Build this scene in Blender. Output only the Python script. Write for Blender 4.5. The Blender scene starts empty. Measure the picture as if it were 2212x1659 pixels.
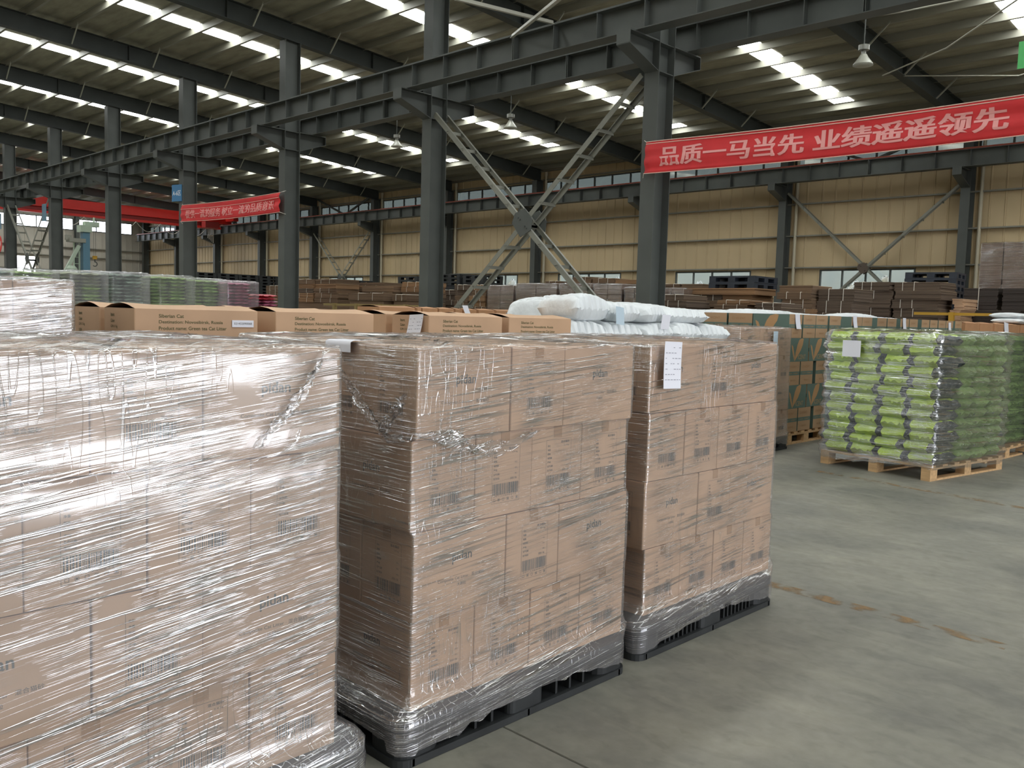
import bpy, math, random
from mathutils import Vector, Matrix
R = random.Random(7)
SC = bpy.context.scene
COL = SC.collection
# ------------------------------------------------------------------ camera
F, YAW, PITCH, ROLL, EYE = 1894.6, 0.7745, -0.0793, 0.0284, 1.6
fw = Vector((-math.sin(YAW)*math.cos(PITCH), math.cos(YAW)*math.cos(PITCH), math.sin(PITCH)))
rt = Vector((math.cos(YAW), math.sin(YAW), 0)); up = rt.cross(fw)
rt, up = math.cos(ROLL)*rt+math.sin(ROLL)*up, -math.sin(ROLL)*rt+math.cos(ROLL)*up
cam = bpy.data.cameras.new('camera'); cam.sensor_width = 36; cam.lens = F/2212*36
cam.clip_start = 0.05; cam.clip_end = 300
camo = bpy.data.objects.new('camera', cam); COL.objects.link(camo)
M = Matrix((rt, up, -fw)).transposed().to_4x4(); M.translation = (0, 0, EYE)
camo.matrix_world = M
SC.camera = camo
def at(x, y, **k):
    """world point on the plane X=, Y= or Z= seen at photo pixel (x, y)"""
    d = fw+rt*((x-1106)/F)-up*((y-829.5)/F)
    (a, v), = k.items(); i = 'XYZ'.index(a); c = Vector((0, 0, EYE))
    return c+d*((v-c[i])/d[i])
# ------------------------------------------------------------------ world and light
W = bpy.data.worlds.new('world'); SC.world = W; W.use_nodes = True
wb = W.node_tree.nodes['Background']
wb.inputs[0].default_value = (0.90, 0.93, 1.0, 1); wb.inputs[1].default_value = 8.0
SC.view_settings.view_transform = 'Standard'; SC.view_settings.look = 'None'
SC.view_settings.gamma = 1; SC.view_settings.exposure = 0.12
SKYLIGHT = 13.0
SC.cycles.use_denoising = True
SC.cycles.max_bounces = 7; SC.cycles.diffuse_bounces = 4; SC.cycles.glossy_bounces = 3
SC.cycles.transparent_max_bounces = 16; SC.cycles.transmission_bounces = 3
SC.cycles.sample_clamp_indirect = 6
SC.cycles.caustics_reflective = False; SC.cycles.caustics_refractive = False
def portal(name, loc, rot, sx, sy):
    l = bpy.data.lights.new(name, 'AREA'); l.shape = 'RECTANGLE'; l.size = sx; l.size_y = sy
    l.cycles.is_portal = True
    o = bpy.data.objects.new(name, l); o.location = loc; o.rotation_euler = rot; COL.objects.link(o)
portal('door_daylight', (14.7, 5, 3), (0, math.radians(90), 0), 6, 14)
portal('end_window_daylight', (-69.2, 23, 7.3), (0, math.radians(-90), 0), 0.9, 12)
# ------------------------------------------------------------------ materials
def srgb(r, g, b):
    f = lambda c: c/12.92 if c <= 0.04045 else ((c+0.055)/1.055)**2.4
    return (f(r/255), f(g/255), f(b/255), 1)
MATS = {}
def mat(name, col, rough=0.6, metal=0.0, noise=None, bump=None, spec=None, vary=0.0):
    """col: sRGB triple; noise=(scale, amount, (sx,sy,sz)); bump=(scale, strength, (sx,sy,sz))"""
    if name in MATS: return MATS[name]
    m = bpy.data.materials.new(name); m.use_nodes = True; nt = m.node_tree
    b = nt.nodes['Principled BSDF']; c = srgb(*col)
    b.inputs['Base Color'].default_value = c; b.inputs['Roughness'].default_value = rough
    b.inputs['Metallic'].default_value = metal
    if spec is not None: b.inputs['Specular IOR Level'].default_value = spec
    tc = nt.nodes.new('ShaderNodeTexCoord')
    def tex(scale, s3, detail=4):
        mp = nt.nodes.new('ShaderNodeMapping'); mp.inputs['Scale'].default_value = s3
        nt.links.new(tc.outputs['Object'], mp.inputs[0])
        n = nt.nodes.new('ShaderNodeTexNoise'); n.inputs['Scale'].default_value = scale; n.inputs['Detail'].default_value = detail
        nt.links.new(mp.outputs[0], n.inputs['Vector']); return n
    src = None
    if noise:
        n = tex(noise[0], noise[2] if len(noise) > 2 else (1, 1, 1))
        r = nt.nodes.new('ShaderNodeValToRGB'); a = noise[1]
        r.color_ramp.elements[0].position = 0.3; r.color_ramp.elements[1].position = 0.7
        r.color_ramp.elements[0].color = tuple(x*(1-a) for x in c[:3])+(1,)
        r.color_ramp.elements[1].color = tuple(min(1, x*(1+a)) for x in c[:3])+(1,)
        nt.links.new(n.outputs['Fac'], r.inputs[0]); src = r.outputs[0]
    if vary:
        oi = nt.nodes.new('ShaderNodeObjectInfo'); h = nt.nodes.new('ShaderNodeHueSaturation')
        mr = nt.nodes.new('ShaderNodeMapRange'); mr.inputs[3].default_value = 1-vary; mr.inputs[4].default_value = 1+vary
        nt.links.new(oi.outputs['Random'], mr.inputs[0]); nt.links.new(mr.outputs[0], h.inputs['Value'])
        if src: nt.links.new(src, h.inputs['Color'])
        else: h.inputs['Color'].default_value = c
        src = h.outputs[0]
    if src: nt.links.new(src, b.inputs['Base Color'])
    if bump:
        n = tex(bump[0], bump[2] if len(bump) > 2 else (1, 1, 1))
        bp = nt.nodes.new('ShaderNodeBump'); bp.inputs['Strength'].default_value = bump[1]; bp.inputs['Distance'].default_value = 0.02
        nt.links.new(n.outputs['Fac'], bp.inputs['Height']); nt.links.new(bp.outputs[0], b.inputs['Normal'])
    MATS[name] = m; return m
def emit(name, col, s):
    if name in MATS: return MATS[name]
    m = bpy.data.materials.new(name); m.use_nodes = True; nt = m.node_tree
    nt.nodes.remove(nt.nodes['Principled BSDF'])
    e = nt.nodes.new('ShaderNodeEmission'); e.inputs[0].default_value = col; e.inputs[1].default_value = s
    nt.links.new(e.outputs[0], nt.nodes['Material Output'].inputs[0]); MATS[name] = m; return m
def pane(name, tint, gloss):
    m = bpy.data.materials.new(name); m.use_nodes = True; nt = m.node_tree; nt.nodes.remove(nt.nodes['Principled BSDF'])
    t = nt.nodes.new('ShaderNodeBsdfTransparent'); t.inputs[0].default_value = tint
    g = nt.nodes.new('ShaderNodeBsdfGlossy'); g.inputs['Roughness'].default_value = 0.08
    x = nt.nodes.new('ShaderNodeMixShader'); x.inputs[0].default_value = gloss
    nt.links.new(t.outputs[0], x.inputs[1]); nt.links.new(g.outputs[0], x.inputs[2])
    nt.links.new(x.outputs[0], nt.nodes['Material Output'].inputs[0]); MATS[name] = m; return m
def film(name, haze, gloss, slant, streak=1.0, hcol=(0.92, 0.9, 0.95, 1), sheen=0.0):
    """clear stretch film: transparent, a thin milky haze and stretch ridges that catch the light"""
    m = bpy.data.materials.new(name); m.use_nodes = True; nt = m.node_tree; L = nt.links.new; N = nt.nodes.new
    nt.nodes.remove(nt.nodes['Principled BSDF'])
    tc = N('ShaderNodeTexCoord')
    sep = N('ShaderNodeSeparateXYZ'); L(tc.outputs['Object'], sep.inputs[0])
    def math_(op, a, b=None):
        n = N('ShaderNodeMath'); n.operation = op
        for i, v in enumerate((a, b)):
            if v is None: continue
            if isinstance(v, (int, float)): n.inputs[i].default_value = v
            else: L(v, n.inputs[i])
        return n.outputs[0]
    zs = math_('SUBTRACT', sep.outputs[2], math_('MULTIPLY', sep.outputs[1], slant))
    def ridge(sh, sv, dist, width, detail=2.0):
        cb = N('ShaderNodeCombineXYZ')
        L(math_('MULTIPLY', sep.outputs[0], sh), cb.inputs[0]); L(math_('MULTIPLY', sep.outputs[1], sh), cb.inputs[1])
        L(math_('MULTIPLY', zs, sv), cb.inputs[2])
        n = N('ShaderNodeTexNoise'); n.inputs['Scale'].default_value = 1; n.inputs['Detail'].default_value = detail
        n.inputs['Distortion'].default_value = dist
        L(cb.outputs[0], n.inputs['Vector'])
        a = math_('ABSOLUTE', math_('SUBTRACT', n.outputs['Fac'], 0.5))
        r = N('ShaderNodeMapRange'); r.interpolation_type = 'SMOOTHSTEP'
        r.inputs[1].default_value = 0; r.inputs[2].default_value = width; r.inputs[3].default_value = 1; r.inputs[4].default_value = 0
        L(a, r.inputs[0]); return r.outputs[0]
    r1 = ridge(0.9, 56, 0.0, 0.05, 1.0)
    r2 = ridge(1.7, 140, 0.0, 0.07, 1.0)
    r3 = ridge(34.0, 4.5, 0.15, 0.035, 0.0)
    # folds are not everywhere: patches of smooth film lie between them
    def patch(scale, lo, hi):
        pn = N('ShaderNodeTexNoise'); pn.inputs['Scale'].default_value = scale; L(tc.outputs['Object'], pn.inputs['Vector'])
        pm = N('ShaderNodeMapRange'); pm.inputs[1].default_value = lo; pm.inputs[2].default_value = hi
        L(pn.outputs['Fac'], pm.inputs[0]); return pm.outputs[0]
    p1_, p2_ = patch(2.6, 0.36, 0.60), patch(1.7, 0.50, 0.64)
    h = math_('ADD', math_('ADD', math_('MULTIPLY', r1, p1_), math_('MULTIPLY', math_('MULTIPLY', r2, 0.6), patch(3.7, .4, .6))), math_('MULTIPLY', math_('MULTIPLY', r3, 0.5), p2_))
    h = math_('MINIMUM', h, 1.0)
    bp = N('ShaderNodeBump'); bp.inputs['Strength'].default_value = streak; bp.inputs['Distance'].default_value = 0.0016
    L(h, bp.inputs['Height'])
    t = N('ShaderNodeBsdfTransparent'); t.inputs[0].default_value = (0.98, 0.98, 0.98, 1)
    g = N('ShaderNodeBsdfGlossy'); g.inputs['Roughness'].default_value = 0.11; L(bp.outputs[0], g.inputs['Normal'])
    d = N('ShaderNodeBsdfDiffuse'); d.inputs[0].default_value = hcol
    hm = N('ShaderNodeMixShader'); L(t.outputs[0], hm.inputs[1]); L(d.outputs[0], hm.inputs[2])
    L(math_('ADD', math_('MULTIPLY', h, haze*0.8), haze), hm.inputs[0])
    lw = N('ShaderNodeLayerWeight'); lw.inputs[0].default_value = 0.25
    x = N('ShaderNodeMixShader')
    L(math_('ADD', math_('MULTIPLY', lw.outputs['Facing'], 0.22), math_('ADD', gloss, math_('MULTIPLY', h, 0.68*streak))), x.inputs[0])
    L(hm.outputs[0], x.inputs[1]); L(g.outputs[0], x.inputs[2])
    if sheen:
        g2 = N('ShaderNodeBsdfGlossy'); g2.inputs['Roughness'].default_value = 0.55
        y_ = N('ShaderNodeMixShader'); y_.inputs[0].default_value = sheen; L(hm.outputs[0], y_.inputs[1]); L(g2.outputs[0], y_.inputs[2]); L(y_.outputs[0], x.inputs[1])
    L(x.outputs[0], nt.nodes['Material Output'].inputs[0]); MATS[name] = m; return m

STEEL = mat('grey_steel_paint', (80, 83, 80), 0.5, noise=(1.5, 0.12), spec=0.35)
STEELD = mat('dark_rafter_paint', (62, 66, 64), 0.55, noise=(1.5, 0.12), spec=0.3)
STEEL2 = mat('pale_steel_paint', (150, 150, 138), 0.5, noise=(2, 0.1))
ROOF = mat('roof_sheet_underside', (150, 146, 128), 0.75, noise=(1.2, 0.22, (1, 4, 1)), bump=(6, 0.6, (6, 0.3, 1)))
PURL = mat('purlin_steel', (138, 136, 124), 0.55)
CREAM = mat('cream_wall_panel', (193, 172, 136), 0.6, noise=(0.6, 0.1, (1, 1, 0.4)))
GREYW = mat('grey_end_wall', (176, 170, 158), 0.65, noise=(0.8, 0.1))
GIRT = mat('girt_steel', (130, 128, 118), 0.5)
PIPE = mat('downpipe_plastic', (190, 182, 160), 0.5)
GLASS = pane('dusty_pane', (0.40, 0.44, 0.44, 1), 0.12)
GLASSU = pane('dusty_upper_pane', (0.022, 0.026, 0.024, 1), 0.30)
CLEAR = pane('clear_pane', (0.93, 0.95, 1, 1), 0.04)
SKY = emit('skylight_sheet', (0.96, 1.0, 0.98, 1), SKYLIGHT)
RED = mat('crane_red', (214, 44, 36), 0.45, noise=(2, 0.06))
DKRED = mat('crane_red_dark', (150, 46, 44), 0.5)
BAN = mat('banner_cloth', (206, 46, 50), 0.7, noise=(3, 0.08))
BTXT = mat('banner_lettering', (232, 160, 156), 0.7)
BEDGE = mat('banner_hem', (226, 190, 176), 0.7)
CARD = mat('carton_board', (197, 161, 129), 0.75, noise=(3, 0.06), vary=0.05)
CARDI = mat('carton_inside_shade', (70, 52, 38), 0.85)
CARDO = mat('carton_board_orange', (178, 132, 94), 0.75, noise=(3, 0.06), vary=0.06)
INK = mat('carton_ink', (84, 84, 80), 0.7)
INKG = mat('carton_ink_green', (94, 92, 58), 0.75)
TAPE = mat('packing_tape', (176, 138, 104), 0.25, spec=0.6)
PLAS = mat('black_pallet_plastic', (40, 42, 43), 0.5, noise=(5, 0.35))
PLAS2 = mat('blue_black_pallet_plastic', (44, 50, 60), 0.5, noise=(5, 0.2))
WOOD = mat('pallet_wood', (196, 160, 116), 0.75, noise=(4, 0.18, (1, 8, 8)), vary=0.1)
PAPER = mat('label_paper', (232, 232, 240), 0.8)
PAPERB = mat('bluish_paper', (196, 214, 226), 0.8)
VGRN = mat('printed_green', (96, 116, 106), 0.7, noise=(4, 0.06))
VINK = mat('faint_print', (150, 112, 74), 0.7)
LEAF = mat('leaf_print', (184, 144, 100), 0.7)
STRING = mat('tie_string', (214, 208, 196), 0.6)
WHT = mat('white_sack', (222, 226, 228), 0.4, noise=(5, 0.05), bump=(8, 0.7))
BRN = mat('stacked_board', (112, 90, 70), 0.85, noise=(1, 0.25, (0.4, 0.4, 60)), vary=0.18)
BRN2 = mat('stacked_board_dark', (94, 79, 66), 0.85, noise=(1, 0.25, (0.4, 0.4, 60)), vary=0.12)
BRN3 = mat('stacked_board_tan', (140, 108, 78), 0.85, noise=(1, 0.25, (0.4, 0.4, 60)), vary=0.15)
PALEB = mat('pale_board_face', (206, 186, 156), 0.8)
YEL = mat('yellow_rail', (190, 148, 50), 0.5)
BLUE = mat('blue_sign', (58, 116, 160), 0.5)
SGRN = mat('green_sign', (88, 190, 110), 0.5)
WHITE = mat('white_paint', (235, 235, 232), 0.6)
MGRN = mat('machine_pale_green', (182, 198, 178), 0.5)
MBLU = mat('machine_blue', (92, 130, 150), 0.5)
LAMP = mat('lamp_glass', (170, 170, 158), 0.3)
ALU = mat('lamp_cap', (140, 140, 134), 0.4, metal=0.6)
ROD = mat('tie_rod', (170, 168, 156), 0.45)
FILM = film('stretch_film', 0.06, 0.07, 0.08, 1.0, (0.96, 0.90, 0.93, 1), 0.06)
FILML = film('stretch_film_far', 0.02, 0.03, 0.05, 0.6)
FILMH = film('stretch_film_milky', 0.12, 0.04, 0.02, 0.3)
FILMT = film('torn_film', 0.05, 0.16, 0.3, 1.0)
FILMB = film('stretch_film_heavy', 0.07, 0.13, 0.12, 1.0, (0.94, 0.90, 0.95, 1), 0.08)
FILMG = film('stretch_film_on_bags', 0.035, 0.09, -0.05, 1.0, (0.9, 0.95, 0.9, 1))

# ------------------------------------------------------------------ mesh helpers
class MB:
    def __init__(s): s.v = []; s.f = []; s.m = []
    def add(s, vs, fs, mi=0):
        o = len(s.v); s.v += [tuple(v) for v in vs]; s.f += [tuple(i+o for i in f) for f in fs]; s.m += [mi]*len(fs); return s
    def box(s, x0, x1, y0, y1, z0, z1, mi=0):
        return s.add([(x0,y0,z0),(x1,y0,z0),(x1,y1,z0),(x0,y1,z0),(x0,y0,z1),(x1,y0,z1),(x1,y1,z1),(x0,y1,z1)],
                     [(0,3,2,1),(4,5,6,7),(0,1,5,4),(1,2,6,5),(2,3,7,6),(3,0,4,7)], mi)
    def obox(s, c, ax, ay, az, mi=0):
        """box centred at c with half-axis vectors"""
        c, ax, ay, az = map(Vector, (c, ax, ay, az))
        p = [c+i*ax+j*ay+k*az for k in (-1, 1) for i, j in ((-1,-1),(1,-1),(1,1),(-1,1))]
        return s.add(p, [(0,3,2,1),(4,5,6,7),(0,1,5,4),(1,2,6,5),(2,3,7,6),(3,0,4,7)], mi)
    def bar(s, a, b, w, h, upv=(0, 0, 1), mi=0):
        a, b = Vector(a), Vector(b); d = b-a; n = d.normalized(); u = Vector(upv)
        sd = n.cross(u).normalized(); u2 = sd.cross(n)
        return s.obox((a+b)/2, d/2, sd*(w/2), u2*(h/2), mi)
    def prism(s, poly, a, b, mi=0):
        """poly: points lists at end a and end b (same count)"""
        n = len(a)
        s.add(list(a)+list(b), [tuple(range(n-1, -1, -1)), tuple(range(n, 2*n))]+[(i, (i+1) % n, n+(i+1) % n, n+i) for i in range(n)], mi); return s
    def ext(s, pts, axis, t0, t1, mi=0):
        """extrude 2-D outline pts along axis 'X','Y','Z' from t0 to t1"""
        mk = {'X': lambda p, t: (t, p[0], p[1]), 'Y': lambda p, t: (p[0], t, p[1]), 'Z': lambda p, t: (p[0], p[1], t)}[axis]
        return s.prism(None, [mk(p, t0) for p in pts], [mk(p, t1) for p in pts], mi)
    def tube(s, pts, r, n=8, mi=0, cap=True):
        pts = [Vector(p) for p in pts]; rings = []
        for i, p in enumerate(pts):
            d = (pts[min(i+1, len(pts)-1)]-pts[max(i-1, 0)]).normalized()
            u = Vector((0, 0, 1)) if abs(d.z) < 0.9 else Vector((1, 0, 0))
            a = d.cross(u).normalized(); b = a.cross(d)
            rr = r[i] if isinstance(r, (list, tuple)) else r
            rings.append([p+a*math.cos(2*math.pi*k/n)*rr+b*math.sin(2*math.pi*k/n)*rr for k in range(n)])
        vs = [v for q in rings for v in q]; fs = []
        for i in range(len(pts)-1):
            for k in range(n): fs.append((i*n+k, i*n+(k+1) % n, (i+1)*n+(k+1) % n, (i+1)*n+k))
        if cap: fs += [tuple(range(n-1, -1, -1)), tuple((len(pts)-1)*n+k for k in range(n))]
        return s.add(vs, fs, mi)
    def quad(s, p0, p1, p2, p3, mi=0): return s.add([p0, p1, p2, p3], [(0, 1, 2, 3)], mi)
    def text(s, body, o, ux, uy, size=None, width=None, height=None, off=0.0, align='L', mi=0):
        """flat lettering in the plane of ux, uy (unit vectors) from origin o (lower left, or centre for 'C')"""
        vs, fs, (x0, x1, y0, y1) = glyphs(body, off)
        sx = width/(x1-x0) if width else size
        sy = height/(y1-y0) if height else (size if size else sx)
        if width is None and height is not None and size is None: sx = sy
        o, ux, uy = Vector(o), Vector(ux), Vector(uy)
        cx = x0 if align == 'L' else (x0+x1)/2
        cy = y0 if align == 'L' else (y0+y1)/2
        return s.add([o+ux*((x-cx)*sx)+uy*((y-cy)*sy) for x, y in vs], fs, mi)
    def build(s, name, mats, parent=None, loc=None, rz=None, smooth=False):
        me = bpy.data.meshes.new(name); me.from_pydata(s.v, [], s.f)
        for m in (mats if isinstance(mats, (list, tuple)) else [mats]): me.materials.append(m)
        me.polygons.foreach_set('material_index', s.m)
        if smooth: me.polygons.foreach_set('use_smooth', [True]*len(s.f))
        me.update(); return obj(name, me, parent, loc, rz)
_gl = {}
def glyphs(body, off=0.0):
    if (body, off) in _gl: return _gl[body, off]
    c = bpy.data.curves.new('lettering', 'FONT'); c.body = body; c.offset = off; c.resolution_u = 3
    o = bpy.data.objects.new('lettering', c); COL.objects.link(o); bpy.context.view_layer.update()
    me = bpy.data.meshes.new_from_object(o)
    vs = [(v.co.x, v.co.y) for v in me.vertices]; fs = [tuple(p.vertices) for p in me.polygons]
    bpy.data.objects.remove(o); bpy.data.curves.remove(c); bpy.data.meshes.remove(me)
    bb = (min(v[0] for v in vs), max(v[0] for v in vs), min(v[1] for v in vs), max(v[1] for v in vs))
    _gl[body, off] = (vs, fs, bb); return _gl[body, off]
def obj(name, me, parent=None, loc=None, rz=None):
    o = bpy.data.objects.new(name, me); COL.objects.link(o)
    if loc is not None: o.location = loc
    if rz is not None: o.rotation_euler.z = rz
    if parent: o.parent = parent
    return o
def tag(o, label=None, cat=None, group=None, kind=None):
    if label: o['label'] = label
    if cat: o['category'] = cat
    if group: o['group'] = group
    if kind: o['kind'] = kind
    return o
def thing(name, label, cat, loc=(0, 0, 0), rz=0.0, group=None):
    o = bpy.data.objects.new(name, None); COL.objects.link(o); o.location = loc; o.rotation_euler.z = rz
    o.empty_display_size = 0.1
    return tag(o, label, cat, group)
def dup(o, loc=None, rz=None, label=None, group=None, parent=None):
    c = o.copy(); COL.objects.link(c)
    if parent: c.parent = parent
    if loc is not None: c.location = loc
    if rz is not None: c.rotation_euler.z = rz
    if label: c['label'] = label
    if group: c['group'] = group
    for ch in list(o.children): dup(ch, parent=c)
    return c
def struct(o): o['kind'] = 'structure'; return o
ORD = ['first', 'second', 'third', 'fourth', 'fifth', 'sixth', 'seventh', 'eighth', 'ninth', 'tenth', 'eleventh', 'twelfth', 'thirteenth', 'fourteenth', 'fifteenth', 'sixteenth']
def place(i, n, side='left'):
    if i == 0: return 'leftmost'
    if i == n-1: return 'rightmost'
    return ORD[i]+' from left'

# ------------------------------------------------------------------ the hall
D, D2 = 12.86, 29.09           # column row beside the goods, columns on the far wall
XE, XR, YB, YF = -69.35, 14.79, -19.6, 29.42
RID = -3.37
def sheet(y): return 9.33-0.066*(abs(y-RID)-(D-RID))
NEARX = [-2.9]+[-3.21-6*i for i in range(1, 8)]
FARX = [-9.21-6*i for i in range(10)]

def floor_mat():
    m = bpy.data.materials.new('concrete_floor'); m.use_nodes = True; nt = m.node_tree; L = nt.links.new; N = nt.nodes.new
    b = nt.nodes['Principled BSDF']; tc = N('ShaderNodeTexCoord')
    def noise(sc, s3, det=5, dist=0.0):
        mp = N('ShaderNodeMapping'); mp.inputs['Scale'].default_value = s3; L(tc.outputs['Object'], mp.inputs[0])
        n = N('ShaderNodeTexNoise'); n.inputs['Scale'].default_value = sc; n.inputs['Detail'].default_value = det; n.inputs['Distortion'].default_value = dist
        L(mp.outputs[0], n.inputs['Vector']); return n.outputs['Fac']
    def ramp(fac, p0, c0, p1, c1):
        r = N('ShaderNodeValToRGB'); r.color_ramp.elements[0].position = p0; r.color_ramp.elements[1].position = p1
        r.color_ramp.elements[0].color = c0; r.color_ramp.elements[1].color = c1; L(fac, r.inputs[0]); return r.outputs[0]
    def mix(f, a, b2, mode='MIX'):
        x = N('ShaderNodeMix'); x.data_type = 'RGBA'; x.blend_type = mode
        if isinstance(f, float): x.inputs[0].default_value = f
        else: L(f, x.inputs[0])
        for i, v in ((6, a), (7, b2)):
            if isinstance(v, tuple): x.inputs[i].default_value = v
            else: L(v, x.inputs[i])
        return x.outputs[2]
    base = ramp(noise(1.1, (1, 1, 1), 6, 0.4), 0.3, srgb(112, 111, 104), 0.70, srgb(146, 143, 131))
    spots = ramp(noise(7, (1, 1.6, 1), 4, 0.6), 0.34, (0.35, 0.35, 0.33, 1), 0.46, (1, 1, 1, 1))
    c = mix(0.20, base, spots, 'MULTIPLY')
    mid = ramp(noise(3.4, (1, 1.5, 1), 7, 0.3), 0.32, (0.72, 0.72, 0.73, 1), 0.68, (1.04, 1.04, 1.0, 1))
    c = mix(0.55, c, mid, 'MULTIPLY')
    fine = ramp(noise(16, (1, 1, 1), 8, 0.2), 0.3, (0.72, 0.72, 0.70, 1), 0.7, (1.0, 1.0, 1.0, 1))
    c = mix(0.6, c, fine, 'MULTIPLY')
    dust = ramp(noise(2.6, (0.5, 2.2, 1), 5, 1.0), 0.56, (0, 0, 0, 1), 0.72, (1, 1, 1, 1))
    c = mix(0.0, c, c)
    x = N('ShaderNodeMix'); x.data_type = 'RGBA'; L(c, x.inputs[6]); x.inputs[7].default_value = srgb(150, 148, 133)
    mm = N('ShaderNodeMath'); mm.operation = 'MULTIPLY'; mm.inputs[1].default_value = 0.3; L(dust, mm.inputs[0]); L(mm.outputs[0], x.inputs[0])
    L(x.outputs[2], b.inputs['Base Color'])
    rr = N('ShaderNodeMapRange'); rr.inputs[3].default_value = 0.42; rr.inputs[4].default_value = 0.7
    L(noise(3, (1, 1, 1), 3), rr.inputs[0]); L(rr.outputs[0], b.inputs['Roughness'])
    bp = N('ShaderNodeBump'); bp.inputs['Strength'].default_value = 0.12; bp.inputs['Distance'].default_value = 0.01
    L(noise(30, (1, 1, 1), 4), bp.inputs['Height']); L(bp.outputs[0], b.inputs['Normal'])
    return m
f = MB(); f.box(XE-1, XR+0.3, YB-0.3, YF+0.3, -0.3, 0)
fl = struct(f.build('floor', floor_mat()))
# sawn joints across the slab and the worn yellow line beside one of them
JNT = mat('joint_dirt', (84, 82, 72), 0.9)
j = MB()
for y0 in (2.354, -2.8, 12.6, 17.8, 23):
    x = XE
    while x < XR-3:
        a, b = y0+R.uniform(-.006, .006), y0+R.uniform(-.006, .006)
        w = 0.004 if R.random() < .7 else 0.008
        j.quad((x, a-w, .0015), (x+3, b-w, .0015), (x+3, b+w, .0015), (x, a+w, .0015)); x += 3
struct(j.build('floor_joint', JNT, fl))
def worn(name, col, thr0, thr1):
    m = bpy.data.materials.new(name); m.use_nodes = True; nt = m.node_tree; L = nt.links.new; N = nt.nodes.new
    b = nt.nodes['Principled BSDF']; b.inputs['Base Color'].default_value = srgb(*col); b.inputs['Roughness'].default_value = 0.8
    tc = N('ShaderNodeTexCoord'); n = N('ShaderNodeTexNoise'); n.inputs['Scale'].default_value = 9; n.inputs['Detail'].default_value = 8
    L(tc.outputs['Object'], n.inputs['Vector'])
    r = N('ShaderNodeMapRange'); r.inputs[1].default_value = thr0; r.inputs[2].default_value = thr1; r.inputs[4].default_value = 0.75
    L(n.outputs['Fac'], r.inputs[0]); L(r.outputs[0], b.inputs['Alpha']); return m
y = MB(); y.quad((-2.75, 4.83, .002), (-1.2, 4.79, .002), (-1.2, 4.89, .002), (-2.75, 4.95, .002)); y.quad((-4.2, 9.0, .002), (-1.5, 8.62, .002), (-1.5, 8.72, .002), (-4.2, 9.1, .002))
struct(y.build('floor_line', worn('worn_yellow_line', (142, 114, 78), 0.42, 0.62), fl))

# walls
def corr_wall(name, m, axis, t, a0, a1, z0, z1, step, holes=(), depth=0.025, face=-1):
    """ribbed sheet wall built strip by strip; holes = (a0,a1,z0,z1)"""
    w = MB(); cuts = sorted(set([a0, a1]+[h for q in holes for h in q[:2]]))
    for c0, c1 in zip(cuts[:-1], cuts[1:]):
        if c1-c0 < 1e-6: continue
        spans = [(z0, z1)]
        for h in holes:
            if h[0] <= c0+1e-6 and h[1] >= c1-1e-6:
                ns = []
                for s0, s1 in spans:
                    if h[2] > s0: ns.append((s0, min(h[2], s1)))
                    if h[3] < s1: ns.append((max(h[3], s0), s1))
                spans = [q for q in ns if q[1]-q[0] > 1e-4]
        for s0, s1 in spans:
            n = max(1, int((c1-c0)/step)); prof = []
            for i in range(n):
                u0 = c0+(c1-c0)*i/n; u1 = c0+(c1-c0)*(i+1)/n; d = u1-u0
                prof += [(u0, 0), (u0+d*.86, 0), (u0+d*.9, depth*face), (u0+d*.96, depth*face)]
            prof.append((c1, 0)); vs = []
            for u, q in prof:
                for z in (s0, s1): vs.append((u, t+q, z) if axis == 'X' else (t+q, u, z))
            w.add(vs, [(2*i, 2*i+2, 2*i+3, 2*i+1) for i in range(len(prof)-1)])
            g = 0.12
            if axis == 'X': w.box(c0, c1, t+0.03, t+0.03+g, s0, s1)
            else: w.box(t-0.03-g if face > 0 else t+0.03, t-0.03 if face > 0 else t+0.03+g, c0, c1, s0, s1)
    return struct(w.build(name, m))
LOWW = [(-13.95, -10.72), (-19.9, -16.6), (-26.1, -22.6), (-31.9, -28.6), (-44.0, -40.7), (-54.9, -52.0)]
UPW = [(x-5.85, x-0.15) for x in [-3.21-6*i for i in range(11)]]
holesF = [(a, b, 1.9, 3.45) for a, b in LOWW]+[(max(a, XE+.4), b, 6.55, 7.56) for a, b in UPW]
ZT = sheet(YF)
corr_wall('wall_far', CREAM, 'X', YF, XE, XR, 0, ZT, 0.42, holesF)
ENDW = [(28.26, 24.25), (23.95, 22.95), (22.75, 20.1), (19.8, 15.0), (14.4, 8.0)]
holesE = [(b, a, 6.88, 7.75) for a, b in ENDW]+[(19.94, 21.35, 0, 4.78)]
corr_wall('wall_left', GREYW, 'Y', XE, YB, YF, 0, 10.6, 0.42, holesE, face=1)
corr_wall('wall_right', GREYW, 'Y', XR, YB, YF, 0, 10.6, 0.6, [(-2, 12, 0, 6)], face=-1)
w = MB(); w.box(XE, XR, YB-0.15, YB, 0, sheet(YB)); struct(w.build('wall_behind', CREAM))
# a neighbouring hall and its yard outside, seen only through the windows
w = MB(); w.box(XE-10, XR+10, 38, 38.3, -.1, 8.5); struct(w.build('wall_neighbour', mat('neighbour_wall', (150, 156, 152), 0.8)))
w = MB(); w.box(XE-25, XR+40, YB-5, 38, -0.4, -0.31); struct(w.build('yard_ground', mat('yard_concrete', (150, 148, 140), 0.9)))
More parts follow.
